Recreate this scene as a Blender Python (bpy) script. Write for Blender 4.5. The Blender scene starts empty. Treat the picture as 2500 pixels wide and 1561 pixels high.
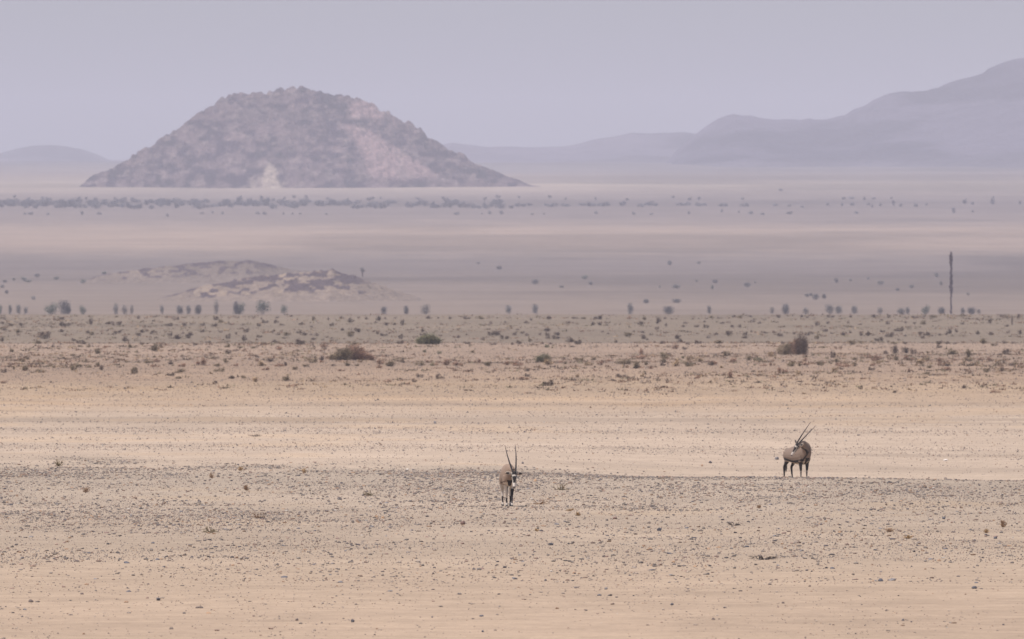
import bpy, math, random
import numpy as np
from mathutils import Vector

random.seed(7)
rng = np.random.default_rng(7)
R = math.radians
sc = bpy.context.scene
COL = sc.collection

# ------------------------------------------------------------------ camera, sky, sun, exposure
F = 400.0 / 36.0 * 2500.0          # focal length in photo pixels
H0 = 620.0                         # photo row of the level line of sight
CX, CY = 1250.0, 780.5
cam_d = bpy.data.cameras.new('camera')
cam_d.sensor_width = 36.0
cam_d.lens = 400.0
cam_d.clip_start = 1.0
cam_d.clip_end = 60000.0
cam_d.dof.use_dof = True
cam_d.dof.focus_distance = 265.0
cam_d.dof.aperture_fstop = 8.0
cam = bpy.data.objects.new('camera', cam_d)
COL.objects.link(cam)
cam.location = (0, 0, 0)
cam.rotation_euler = (R(90) - math.atan((CY - H0) / F), 0, 0)
sc.camera = cam

SUN_EL, SUN_AZ = R(67), R(232)     # azimuth clockwise from +Y: high, from the left and a little behind the lens
world = bpy.data.worlds.new('World')
sc.world = world
world.use_nodes = True
wn = world.node_tree
wn.nodes.clear()
sky = wn.nodes.new('ShaderNodeTexSky')
sky.sky_type = 'NISHITA'
sky.sun_disc = False
sky.sun_elevation = SUN_EL
sky.sun_rotation = SUN_AZ
sky.altitude = 800
sky.air_density = 1.0
sky.dust_density = 4.0
sky.ozone_density = 1.5
bg = wn.nodes.new('ShaderNodeBackground')
bg.inputs['Strength'].default_value = 0.12
wo = wn.nodes.new('ShaderNodeOutputWorld')
wn.links.new(sky.outputs[0], bg.inputs[0])
wn.links.new(bg.outputs[0], wo.inputs[0])

sun_d = bpy.data.lights.new('sun', 'SUN')
sun_d.energy = 4.5
sun_d.angle = R(0.53)
sun_d.color = (1.0, 0.955, 0.925)
sun = bpy.data.objects.new('sun', sun_d)
COL.objects.link(sun)
to_sun = Vector((math.sin(SUN_AZ) * math.cos(SUN_EL), math.cos(SUN_AZ) * math.cos(SUN_EL), math.sin(SUN_EL)))
sun.rotation_euler = to_sun.to_track_quat('Z', 'Y').to_euler()
sun.location = (-60, -60, 200)

sc.view_settings.view_transform = 'Standard'
sc.view_settings.look = 'None'
sc.view_settings.exposure = 0.20
sc.view_settings.gamma = 1.0
sc.view_settings.use_curve_mapping = False
sc.cycles.volume_bounces = 0

HAZE_DENSITY = 0.88e-4
HAZE_COLOR = (0.965, 0.905, 1.0)

# ------------------------------------------------------------------ numeric helpers
def _hash(ix, iy, seed):
    h = (ix.astype(np.int64) * 374761393 + iy.astype(np.int64) * 668265263 + seed * 974634777) & 0x7fffffff
    h = ((h ^ (h >> 13)) * 1274126177) & 0x7fffffff
    h = h ^ (h >> 16)
    return (h & 0xffff) / 65535.0

def vnoise(x, y, seed=0):
    x = np.asarray(x, float); y = np.asarray(y, float)
    xi = np.floor(x); yi = np.floor(y)
    fx = x - xi; fy = y - yi
    fx = fx * fx * fx * (fx * (fx * 6 - 15) + 10)
    fy = fy * fy * fy * (fy * (fy * 6 - 15) + 10)
    a = _hash(xi, yi, seed); b = _hash(xi + 1, yi, seed)
    c = _hash(xi, yi + 1, seed); d = _hash(xi + 1, yi + 1, seed)
    return (a + (b - a) * fx) * (1 - fy) + (c + (d - c) * fx) * fy

def fbm(x, y, seed=0, octv=4, gain=0.5):
    v = 0; amp = 1; tot = 0
    for o in range(octv):
        v = v + amp * vnoise(np.asarray(x) * 2 ** o + 17.3 * o, np.asarray(y) * 2 ** o - 9.1 * o, seed + o)
        tot += amp; amp *= gain
    return v / tot

def smooth(a, b, x):
    t = np.clip((np.asarray(x, float) - a) / (b - a), 0, 1)
    return t * t * (3 - 2 * t)

class Pchip:                                   # monotone cubic through knots
    def __init__(s, x, y):
        x = np.array(x, float); y = np.array(y, float)
        h = np.diff(x); d = np.diff(y) / h
        m = np.zeros_like(y)
        m[0] = d[0]; m[-1] = d[-1]
        for i in range(1, len(x) - 1):
            if d[i - 1] * d[i] > 0:
                w1 = 2 * h[i] + h[i - 1]; w2 = h[i] + 2 * h[i - 1]
                m[i] = (w1 + w2) / (w1 / d[i - 1] + w2 / d[i])
        s.x, s.y, s.m = x, y, m
    def __call__(s, q):
        q = np.clip(q, s.x[0], s.x[-1])
        i = np.clip(np.searchsorted(s.x, q) - 1, 0, len(s.x) - 2)
        h = s.x[i + 1] - s.x[i]; t = (q - s.x[i]) / h
        return ((2*t**3 - 3*t**2 + 1) * s.y[i] + (t**3 - 2*t**2 + t) * h * s.m[i]
                + (-2*t**3 + 3*t**2) * s.y[i+1] + (t**3 - t**2) * h * s.m[i+1])

# ------------------------------------------------------------------ the land: elevation angle against distance
NEAR = [(161, 1566), (200, 1432), (260, 1318), (316, 1237)]
FARP = [(740, 945), (850, 900), (980, 865), (1095, 838), (1180, 839.5), (1260, 820), (1400, 798), (1600, 774),
        (1700, 768), (1850, 776), (2150, 779), (2430, 768), (2700, 753), (3000, 735), (3600, 692),
        (4500, 634), (5200, 578), (5800, 545), (6400, 513), (6800, 498), (7400, 474), (8000, 456),
        (9000, 434), (10500, 415), (12000, 404), (14000, 398), (24000, 390)]
MID = {0: [(370, 1162), (400, 1141), (430, 1120), (480, 1085), (560, 1035), (650, 985)],
       1100: [(370, 1165), (400, 1146), (430, 1122), (480, 1086), (560, 1035), (650, 985)],
       1900: [(370, 1167), (400, 1174), (432, 1146), (480, 1092), (560, 1036), (650, 986)],
       2500: [(370, 1175), (400, 1180), (432, 1150), (480, 1095), (560, 1038), (650, 987)]}
SK = sorted(MID)
PROF = [Pchip(*zip(*(NEAR + MID[k] + FARP))) for k in SK]

def land_row(x, y):
    """apparent row at which ground of distance y lies, before the small relief"""
    s = np.clip(x / np.maximum(y, 50) * F + CX, SK[0], SK[-1])
    rows = [p(y) for p in PROF]
    out = rows[0].copy() if hasattr(rows[0], 'copy') else rows[0]
    for i in range(len(SK) - 1):
        t = smooth(SK[i], SK[i + 1], s)
        out = np.where(s >= SK[i], rows[i] + (rows[i + 1] - rows[i]) * t, out)
    return out

def height(x, y):
    x = np.asarray(x, float); y = np.asarray(y, float)
    yc = np.maximum(y, 161.0)
    z = (H0 - land_row(x, yc)) * yc / F
    z = z + np.where(y < 161, (161 - y) * 0.0045, 0)
    z = z + (0.010 + 0.012 * smooth(190, 280, y)) * (vnoise(x / 2.6, y / 4.0, 3) - .5) + 0.05 * (vnoise(x / 9, y / 14, 4) - .5)
    z = z + 0.16 * smooth(600, 1100, y) * (fbm(x / 30, y / 40, 5, 3) - .5)
    z = z + 1.2 * smooth(2300, 4500, y) * (fbm(x / 160, y / 220, 6, 3) - .5)
    z = z + 9.0 * smooth(8200, 10500, y) * (fbm(x / 700, y / 900, 8, 3) - .5)
    return z

YS = np.exp(np.linspace(math.log(161), math.log(15000), 9000))
def ground_at(px, py, ymin=161.0):
    """the nearest ground point beyond ymin that the sight line through (px, py) meets"""
    ys = YS[YS >= ymin]
    xs = (px - CX) / F * ys
    rows = H0 - height(xs, ys) * F / ys
    k = np.nonzero(rows <= py)[0]
    i = k[0] if len(k) else len(ys) - 1
    y = float(ys[i]); x = float(xs[i])
    return x, y, float(height(x, y))

# ------------------------------------------------------------------ materials
def new_mat(name):
    m = bpy.data.materials.new(name)
    m.use_nodes = True
    nt = m.node_tree
    b = nt.nodes['Principled BSDF']
    b.inputs['Specular IOR Level'].default_value = 0.15
    b.inputs['Roughness'].default_value = 0.9
    return m, nt, b

def noise_mul(nt, src, scale, lo, hi, coord, detail=3.0, rough=0.6):
    n = nt.nodes.new('ShaderNodeTexNoise')
    n.inputs['Scale'].default_value = scale
    n.inputs['Detail'].default_value = detail
    n.inputs['Roughness'].default_value = rough
    nt.links.new(coord, n.inputs['Vector'])
    r = nt.nodes.new('ShaderNodeMapRange')
    r.inputs['From Min'].default_value = 0.3
    r.inputs['From Max'].default_value = 0.7
    r.inputs['To Min'].default_value = lo
    r.inputs['To Max'].default_value = hi
    nt.links.new(n.outputs['Fac'], r.inputs['Value'])
    v = nt.nodes.new('ShaderNodeVectorMath')
    v.operation = 'SCALE'
    nt.links.new(src, v.inputs[0])
    nt.links.new(r.outputs[0], v.inputs['Scale'])
    return v.outputs[0]

def attr_mat(name, attr, layers=(), rough=0.9, bump=None, spec=0.15, rand=0.0):
    m, nt, b = new_mat(name)
    a = nt.nodes.new('ShaderNodeAttribute')
    a.attribute_name = attr
    g = nt.nodes.new('ShaderNodeNewGeometry')
    src = a.outputs['Color']
    for (s, lo, hi) in layers:
        src = noise_mul(nt, src, s, lo, hi, g.outputs['Position'])
    nt.links.new(src, b.inputs['Base Color'])
    b.inputs['Roughness'].default_value = rough
    b.inputs['Specular IOR Level'].default_value = spec
    if bump:
        n = nt.nodes.new('ShaderNodeTexNoise')
        n.inputs['Scale'].default_value = bump[0]
        n.inputs['Detail'].default_value = 4
        nt.links.new(g.outputs['Position'], n.inputs['Vector'])
        bp = nt.nodes.new('ShaderNodeBump')
        bp.inputs['Strength'].default_value = bump[1]
        bp.inputs['Distance'].default_value = bump[2]
        nt.links.new(n.outputs['Fac'], bp.inputs['Height'])
        nt.links.new(bp.outputs[0], b.inputs['Normal'])
    return m

def plain_mat(name, rgb, var=0.25, scale=8.0, rough=0.9, spec=0.15, per_object=0.0):
    m, nt, b = new_mat(name)
    c = nt.nodes.new('ShaderNodeRGB')
    c.outputs[0].default_value = (*rgb, 1)
    tc = nt.nodes.new('ShaderNodeTexCoord')
    src = noise_mul(nt, c.outputs[0], scale, 1 - var, 1 + var, tc.outputs['Object'])
    if per_object:
        oi = nt.nodes.new('ShaderNodeObjectInfo')
        r = nt.nodes.new('ShaderNodeMapRange')
        r.inputs['To Min'].default_value = 1 - per_object
        r.inputs['To Max'].default_value = 1 + per_object
        nt.links.new(oi.outputs['Random'], r.inputs['Value'])
        v = nt.nodes.new('ShaderNodeVectorMath')
        v.operation = 'SCALE'
        nt.links.new(src, v.inputs[0])
        nt.links.new(r.outputs[0], v.inputs['Scale'])
        src = v.outputs[0]
    nt.links.new(src, b.inputs['Base Color'])
    b.inputs['Roughness'].default_value = rough
    b.inputs['Specular IOR Level'].default_value = spec
    return m

# ------------------------------------------------------------------ object helpers
def mesh_np(name, v, f, mats=(), attr=None, cols=None, smooth_shade=False):
    """mesh from numpy arrays: v (n,3), f (m,k)"""
    v = np.asarray(v, np.float32); f = np.asarray(f, np.int32)
    me = bpy.data.meshes.new(name)
    me.vertices.add(len(v)); me.vertices.foreach_set('co', v.ravel())
    k = f.shape[1]
    me.loops.add(f.size); me.loops.foreach_set('vertex_index', f.ravel())
    me.polygons.add(len(f))
    me.polygons.foreach_set('loop_start', np.arange(0, f.size, k, dtype=np.int32))
    me.polygons.foreach_set('use_smooth', np.full(len(f), smooth_shade, bool))
    me.update(calc_edges=True)
    if attr:
        a = me.attributes.new(attr, 'FLOAT_COLOR', 'POINT')
        c = np.ones((len(v), 4), np.float32); c[:, :3] = cols
        a.data.foreach_set('color', c.ravel())
    for m in mats:
        me.materials.append(m)
    return me

def link(name, data, parent=None, loc=None):
    o = bpy.data.objects.new(name, data)
    COL.objects.link(o)
    if parent is not None:
        o.parent = parent
    if loc is not None:
        o.location = loc
    return o

def tag(o, label=None, cat=None, group=None, kind=None):
    if label: o['label'] = label
    if cat: o['category'] = cat
    if group: o['group'] = group
    if kind: o['kind'] = kind
    return o

# ------------------------------------------------------------------ ground sheet
def gravel_edge(x, y):
    s = x / np.maximum(y, 50) * F + CX
    return 404 - 32 * smooth(1150, 1750, s)

ALB = [(0, .352, .258, .183), (161, .35, .255, .182), (205, .352, .26, .186), (250, .335, .254, .186), (320, .315, .244, .184),
       (372, .30, .236, .18)]
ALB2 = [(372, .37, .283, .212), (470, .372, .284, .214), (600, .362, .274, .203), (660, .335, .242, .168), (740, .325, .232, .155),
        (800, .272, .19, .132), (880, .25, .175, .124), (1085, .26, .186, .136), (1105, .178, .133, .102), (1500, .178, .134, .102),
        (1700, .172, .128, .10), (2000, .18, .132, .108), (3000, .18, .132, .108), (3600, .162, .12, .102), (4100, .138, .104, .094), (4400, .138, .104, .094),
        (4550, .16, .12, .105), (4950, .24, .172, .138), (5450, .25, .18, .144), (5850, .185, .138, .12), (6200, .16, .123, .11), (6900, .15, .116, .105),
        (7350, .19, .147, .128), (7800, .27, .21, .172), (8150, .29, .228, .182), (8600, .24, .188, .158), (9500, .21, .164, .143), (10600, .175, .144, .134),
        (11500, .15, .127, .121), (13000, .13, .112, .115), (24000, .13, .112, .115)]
def tint(tab):
    out = []
    for y, r, g, b in tab:
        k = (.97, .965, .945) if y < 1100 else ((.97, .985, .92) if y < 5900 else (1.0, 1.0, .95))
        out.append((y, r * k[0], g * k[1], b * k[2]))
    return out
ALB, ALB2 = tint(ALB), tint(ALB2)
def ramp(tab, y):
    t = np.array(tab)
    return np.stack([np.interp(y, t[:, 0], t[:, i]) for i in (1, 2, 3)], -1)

def ground_albedo(x, y):
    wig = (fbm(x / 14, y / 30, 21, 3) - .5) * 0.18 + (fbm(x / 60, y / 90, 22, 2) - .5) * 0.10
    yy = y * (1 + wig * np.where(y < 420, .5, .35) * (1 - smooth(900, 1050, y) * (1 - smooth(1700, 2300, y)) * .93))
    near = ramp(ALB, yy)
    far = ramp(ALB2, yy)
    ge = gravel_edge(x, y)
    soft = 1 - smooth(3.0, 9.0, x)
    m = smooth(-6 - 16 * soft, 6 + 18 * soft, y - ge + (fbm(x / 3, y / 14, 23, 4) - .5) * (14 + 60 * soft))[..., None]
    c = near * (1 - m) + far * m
    # dark stony bands on the pale flat
    band = smooth(.56, .72, fbm(x / 70, y / 11, 24, 3)) * smooth(410, 450, y) * (1 - smooth(640, 690, y))
    c = c * (1 - .16 * band[..., None])
    # sandy patches, washes and stains
    p = fbm(x / 6, y / 12, 25, 4)[..., None]
    c = c * (1 + (p - .5) * .22)
    q = fbm(x / 40, y / 55, 26, 4)[..., None]
    c = c * (1 + (q - .5) * np.where(y > 650, .34, .16)[..., None])
    warm = smooth(.6, .75, fbm(x / 9, y / 16, 27, 3))[..., None] * (smooth(230, 330, y) * (1 - smooth(600, 1000, y)))[..., None]
    c = c * (1 + warm * np.array([.03, .0, -.05]))
    w = smooth(.52, .70, fbm(x / 300, y / 620, 28, 4))[..., None] * smooth(2600, 3600, y)[..., None]
    c = c * (1 - .26 * w)
    w2 = smooth(.60, .74, fbm(x / 200, y / 420, 29, 3))[..., None] * smooth(2600, 3600, y)[..., None]
    c = c * (1 + .08 * w2 * np.array([1.0, .92, .82]))
    c = c * (1 - .16 * smooth(1250, 1700, x / np.maximum(y, 50) * F + CX) * smooth(7000, 7600, y))[..., None]
    return np.clip(c, .02, .8)

def build_ground():
    rows_py = np.arange(0, 1)
    yd = np.exp(np.linspace(math.log(161), math.log(23400), 20000))
    r = land_row(np.zeros_like(yd), yd)
    step = np.abs(np.diff(r)) / 1.25 + np.diff(np.log(yd)) / 0.012
    acc = np.concatenate([[0], np.cumsum(step)])
    n = int(acc[-1])
    yv = np.interp(np.arange(n + 1), acc, yd)
    yv = np.concatenate([[-7400, -3000, -900, -250, -60, 20, 70, 110, 140, 152], yv])
    core = np.arange(-1638, 1639, 13.0)
    side = np.array([1760, 1950, 2300, 3000, 4200, 6500, 9500, 11000.0])
    sv = np.concatenate([-side[::-1], core, side])
    extra = np.array([0.0, 0, 0, 60, 180, 500, 1400, 3500])
    ex = np.concatenate([-extra[::-1], np.zeros(len(core)), extra])
    S, Y = np.meshgrid(sv, yv)
    E, _ = np.meshgrid(ex, yv)
    X = S / F * np.maximum(Y, 120) + E
    X = np.clip(X, -9400, 9400)
    Z = height(X, Y)
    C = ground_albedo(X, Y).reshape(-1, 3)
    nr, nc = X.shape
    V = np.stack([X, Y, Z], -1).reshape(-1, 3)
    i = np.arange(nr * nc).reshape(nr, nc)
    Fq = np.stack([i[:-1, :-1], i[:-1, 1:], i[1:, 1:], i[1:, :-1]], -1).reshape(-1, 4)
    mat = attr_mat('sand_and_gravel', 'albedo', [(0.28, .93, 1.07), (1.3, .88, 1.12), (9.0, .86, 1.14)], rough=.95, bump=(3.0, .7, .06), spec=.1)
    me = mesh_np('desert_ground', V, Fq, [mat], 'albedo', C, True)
    return tag(link('desert_ground', me), 'pale gravelly desert plain rising in bands towards the hills', kind='structure')
build_ground()

# ------------------------------------------------------------------ hills and mountains
def sil(tab):
    t = np.array(tab, float)
    return lambda s: np.interp(s, t[:, 0], t[:, 1])

def build_hill(name, label, tab, Y0, front, back, mat, colour, rough_amp, nx=420, nyf=130, nyb=40, seed=40, prof=1.0, gully=0.0,
               detail=(0.06, 0.02), sink=1.0):
    """relief whose crest line stands at distance Y0; front/back = how far its slopes reach"""
    f = sil(tab)
    s = np.linspace(tab[0][0], tab[-1][0], nx)
    v = np.concatenate([np.linspace(-1, 0, nyf), np.linspace(0, 1, nyb)[1:]])
    S, V_ = np.meshgrid(s, v)
    X0 = (S - CX) / F * Y0
    row = f(S)
    crest = (H0 - row) * Y0 / F
    base0 = height(X0, np.full_like(X0, Y0))
    hmax = np.maximum(crest - base0, 0.0)
    reach = np.where(V_ < 0, front, back) * (0.35 + 0.65 * np.sqrt(hmax / hmax.max()))
    n1 = fbm(X0 / (reach.max() * .35), V_ * 2.2 + seed, seed, 4)
    Yw = Y0 + V_ * reach
    X = X0 * Yw / Y0 * 0.35 + X0 * 0.65
    a = 1 - np.abs(V_)
    shape = a ** prof
    gl = np.abs(fbm(X / (reach.max() * .22), Yw / (reach.max() * .9), seed + 7, 3) - .5) * 2
    shape = shape * (1 - gully * (1 - gl) * np.sin(np.pi * np.clip(a, 0, 1)) * .5)
    g = height(X, Yw)
    hh = hmax * shape * (1 + (n1 - .5) * .30 * np.sin(np.pi * a))
    lump = (fbm(X / rough_amp[1], Yw / rough_amp[1], seed + 3, 4) - .5) * 2
    fine = (vnoise(X / rough_amp[3], Yw / rough_amp[3], seed + 5) - .5) * 2
    env = np.clip(hmax / hmax.max() * 3, 0.12, 1) * np.clip(a * 5, 0, 1)
    hh = hh + (lump * rough_amp[0] + fine * rough_amp[2]) * env
    edge = np.clip(a * 8, 0, 1) * np.clip(hmax / hmax.max() * 12, 0, 1)
    Z = g + hh * np.minimum(1, edge + .2) - sink * (1 - edge)
    C = colour(X, Yw, S, hh, hmax, a, lump, fine)
    nr, nc = X.shape
    P = np.stack([X, Yw, Z], -1).reshape(-1, 3)
    i = np.arange(nr * nc).reshape(nr, nc)
    Q = np.stack([i[:-1, :-1], i[:-1, 1:], i[1:, 1:], i[1:, :-1]], -1).reshape(-1, 4)
    me = mesh_np(name, P, Q, [mat], 'albedo', np.clip(C.reshape(-1, 3), .015, .8), True)
    return tag(link(name, me), label, kind='structure')

def mixc(a, b, t):
    return np.array(a) * (1 - t[..., None]) + np.array(b) * t[..., None]

rock_mat = attr_mat('weathered_rock', 'albedo', [(0.25, .70, 1.30), (.7, .72, 1.28)], bump=(.35, 1.0, 1.6))
mount_mat = attr_mat('mountain_rock', 'albedo', [(0.012, .8, 1.2), (.06, .85, 1.15)], bump=(.05, .8, 8.0))

def hill_colour(X, Y, S, hh, hmax, a, lump, fine):
    rel = hh / max(hmax.max(), 1e-3)
    c = mixc((.024, .013, .021), (.106, .072, .071), smooth(.34, .66, fbm(X / 7, hh / 3.8, 61, 4)))
    c = c * (1 + (fbm(X / 24, hh / 10, 69, 3) - .5) * .8)[..., None]
    # bare pinkish scree running down to the right from a patch under the summit
    e = (fbm(X / 9, hh / 6, 62, 4) - .5) * 44
    down = np.clip((.62 - rel) / .52, 0, 1)
    m1 = smooth(12, -10, np.abs(S + e - (866 + 128 * down)) - (18 + 56 * down)) * smooth(.06, .13, rel) * (1 - smooth(.58, .65, rel))
    m1b = smooth(10, -8, np.abs(S + e * .7 - 892) - 36) * smooth(.66, .71, rel) * (1 - smooth(.82, .88, rel))
    m1 = np.maximum(m1, m1b) * (.62 + .5 * fbm(X / 7, hh / 5, 66, 3))
    c = c * (1 - m1[..., None]) + np.array((.225, .148, .140)) * m1[..., None]
    # pale sandy scar at the foot
    d = np.abs(S - 662) / (54 * np.clip(1 - rel / .27, .05, 1)) + (fbm(X / 5, hh / 4, 63, 4) - .5) * 1.9
    m2 = smooth(1.15, .55, d) * (1 - smooth(.22, .28, rel))
    c = c * (1 - m2[..., None]) + np.array((.27, .212, .165)) * m2[..., None]
    m3 = smooth(.63, .73, fbm(X / 5.5, hh / 2.6, 64, 3)) * .42
    c = c * (1 - m3[..., None]) + np.array((.22, .165, .145)) * m3[..., None]
    return c

HILL = [(176, 458), (190, 452), (232, 428), (262, 418), (292, 398), (318, 388), (322, 379), (332, 381), (340, 374), (362, 358), (397, 336), (420, 323), (444, 305),
        (452, 295), (462, 293), (500, 266), (528, 248), (545, 236), (575, 226), (610, 229), (640, 229), (678, 219), (700, 214), (722, 215), (740, 213), (752, 219),
        (790, 226), (815, 236), (850, 232), (880, 244), (905, 258), (925, 266), (952, 276), (985, 300), (1000, 305), (1040, 332),
        (1082, 360), (1130, 384), (1182, 408), (1232, 429), (1270, 441), (1300, 448), (1340, 453), (1370, 457)]
build_hill('rocky_hill', 'dark rocky hill with a flat broken top and pale scree standing alone on the plain', HILL, 8000, 120, 110, rock_mat, hill_colour,
           (2.8, 9.0, 1.5, 2.8), nx=560, nyf=190, nyb=30, seed=41, prof=.85)

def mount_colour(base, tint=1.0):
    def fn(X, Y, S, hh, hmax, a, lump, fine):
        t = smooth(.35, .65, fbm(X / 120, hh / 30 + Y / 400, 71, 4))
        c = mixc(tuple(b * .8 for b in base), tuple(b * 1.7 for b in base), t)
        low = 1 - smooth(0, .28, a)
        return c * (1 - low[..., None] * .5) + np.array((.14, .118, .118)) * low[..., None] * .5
    return fn

MOUNT = [(1600, 402), (1640, 380), (1690, 338), (1722, 315), (1752, 297), (1790, 284), (1815, 286), (1832, 285), (1860, 292), (1900, 297), (1952, 297), (1976, 291), (1984, 293),
         (2032, 290), (2062, 284), (2080, 268), (2092, 262), (2110, 256), (2132, 241), (2172, 226), (2232, 217), (2262, 218), (2272, 214), (2300, 206), (2350, 190), (2400, 175),
         (2412, 166), (2440, 160), (2500, 143), (2580, 118), (2680, 96), (2800, 104), (2950, 150), (3150, 240), (3350, 330), (3500, 395)]
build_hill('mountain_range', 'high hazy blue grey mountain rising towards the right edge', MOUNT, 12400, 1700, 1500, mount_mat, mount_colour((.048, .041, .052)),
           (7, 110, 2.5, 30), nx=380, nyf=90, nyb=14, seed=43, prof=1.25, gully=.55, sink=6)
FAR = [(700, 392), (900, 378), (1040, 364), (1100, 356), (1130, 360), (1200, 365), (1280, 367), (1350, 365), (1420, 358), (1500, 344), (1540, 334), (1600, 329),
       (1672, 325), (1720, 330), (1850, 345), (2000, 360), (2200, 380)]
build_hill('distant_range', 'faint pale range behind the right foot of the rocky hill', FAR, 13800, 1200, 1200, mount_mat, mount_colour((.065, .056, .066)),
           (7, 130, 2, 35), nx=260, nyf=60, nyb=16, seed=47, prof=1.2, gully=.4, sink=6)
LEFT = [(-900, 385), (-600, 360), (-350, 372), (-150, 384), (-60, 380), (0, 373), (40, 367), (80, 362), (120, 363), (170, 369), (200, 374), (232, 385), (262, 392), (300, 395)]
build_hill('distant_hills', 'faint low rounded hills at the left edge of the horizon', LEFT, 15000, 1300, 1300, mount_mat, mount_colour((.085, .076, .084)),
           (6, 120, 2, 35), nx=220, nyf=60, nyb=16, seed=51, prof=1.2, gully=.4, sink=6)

def kopje_colour(marks, sand):
    """marks: (s0, s1, lowest a, cover) of the rock outcrops; sand: (s0, s1) of the lighter slope"""
    def fn(X, Y, S, hh, hmax, a, lump, fine):
        c = ground_albedo(X, Y)
        sandy = mixc((.185, .137, .105), (.235, .172, .123), smooth(.42, .62, fbm(X / 6, hh / 2.0, 81, 3)))
        ws = (smooth(sand[0], sand[0] + 140, S) * (1 - smooth(sand[1] - 120, sand[1], S)) * smooth(.05, .35, a) * .8)[..., None]
        c = c * (1 - ws) + sandy * ws
        n = fbm(X / 2.2, hh / 1.2 + Y / 30, 82, 4)
        m = 0
        for (s0, s1, amin, cover) in marks:
            w = smooth(s0 - 30, s0 + 30, S) * (1 - smooth(s1 - 40, s1 + 30, S)) * smooth(amin - .12, amin + .05, a + (n - .5) * .3)
            m = np.maximum(m, w * smooth(.62 - cover * .3, .72 - cover * .3, n))
        return c * (1 - m[..., None]) + np.array((.066, .047, .048)) * m[..., None]
    return fn
kop_mat = attr_mat('ridge_rock', 'albedo', [(0.5, .75, 1.25), (2.0, .85, 1.15)], bump=(.8, .8, .6))
K1 = [(60, 712), (150, 702), (200, 690), (245, 672), (300, 663), (350, 657), (400, 651), (440, 648), (470, 643), (520, 638), (580, 637), (605, 635), (622, 637), (650, 645), (690, 654), (760, 664), (860, 682), (950, 700)]
build_hill('low_ridge', 'low sandy ridge with a thin dark rock crest on the middle plain', K1, 3650, 70, 60, kop_mat, kopje_colour([(210, 480, .72, .45), (450, 690, .84, 1.0), (240, 640, .40, .28)], (250, 450)),
           (.5, 3.0, .22, .8), nx=380, nyf=70, nyb=16, seed=53, prof=.9, sink=.6)
K2 = [(300, 742), (380, 730), (440, 716), (480, 704), (500, 698), (520, 692), (560, 690), (600, 681), (650, 674), (700, 669), (742, 664), (765, 663), (800, 660), (812, 658), (830, 666), (872, 678), (900, 688), (940, 702), (990, 718), (1040, 732)]
build_hill('rocky_ridge', 'low sandy rise strewn with dark rock outcrops in front of the low ridge', K2, 3050, 75, 60, kop_mat, kopje_colour([(370, 540, .82, .9), (470, 900, .28, .56), (600, 900, .74, .85)], (400, 900)),
           (.6, 3.2, .28, .8), nx=420, nyf=90, nyb=16, seed=57, prof=.8, sink=.6)

# ------------------------------------------------------------------ haze
def build_haze():
    x0, x1, y0, y1, z0, z1 = -9700, 9700, -7700, 24000, -16.5, 330
    v = [(x, y, z) for z in (z0, z1) for y in (y0, y1) for x in (x0, x1)]
    f = [(0, 2, 3, 1), (4, 5, 7, 6), (0, 1, 5, 4), (2, 6, 7, 3), (0, 4, 6, 2), (1, 3, 7, 5)]
    m = bpy.data.materials.new('dusty_air')
    m.use_nodes = True
    nt = m.node_tree
    nt.nodes.clear()
    o = nt.nodes.new('ShaderNodeOutputMaterial')
    p = nt.nodes.new('ShaderNodeVolumePrincipled')
    p.inputs['Color'].default_value = (*HAZE_COLOR, 1)
    p.inputs['Density'].default_value = HAZE_DENSITY
    p.inputs['Anisotropy'].default_value = 0.0
    nt.links.new(p.outputs[0], o.inputs['Volume'])
    me = mesh_np('haze', v, f, [m])
    return tag(link('haze', me), 'thin dusty midday haze over the whole plain', kind='stuff')
build_haze()

# ------------------------------------------------------------------ shrubs
SHRUB_RGB = {'d': (.118, .082, .064), 'k': (.20, .150, .124), 'o': (.19, .142, .086), 'g': (.16, .148, .08),
             'b': (.30, .18, .122), 'y': (.36, .255, .155)}
leaf_mats = {k: plain_mat({'d': 'dark_twig_foliage', 'k': 'grey_foliage', 'o': 'olive_foliage', 'g': 'green_foliage', 'b': 'dry_brown_foliage',
                           'y': 'straw_foliage'}[k], c, var=.45, scale=3.5, per_object=.18) for k, c in SHRUB_RGB.items()}
stem_mat = plain_mat('woody_stem', (.10, .075, .06), var=.3, scale=12)

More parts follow.
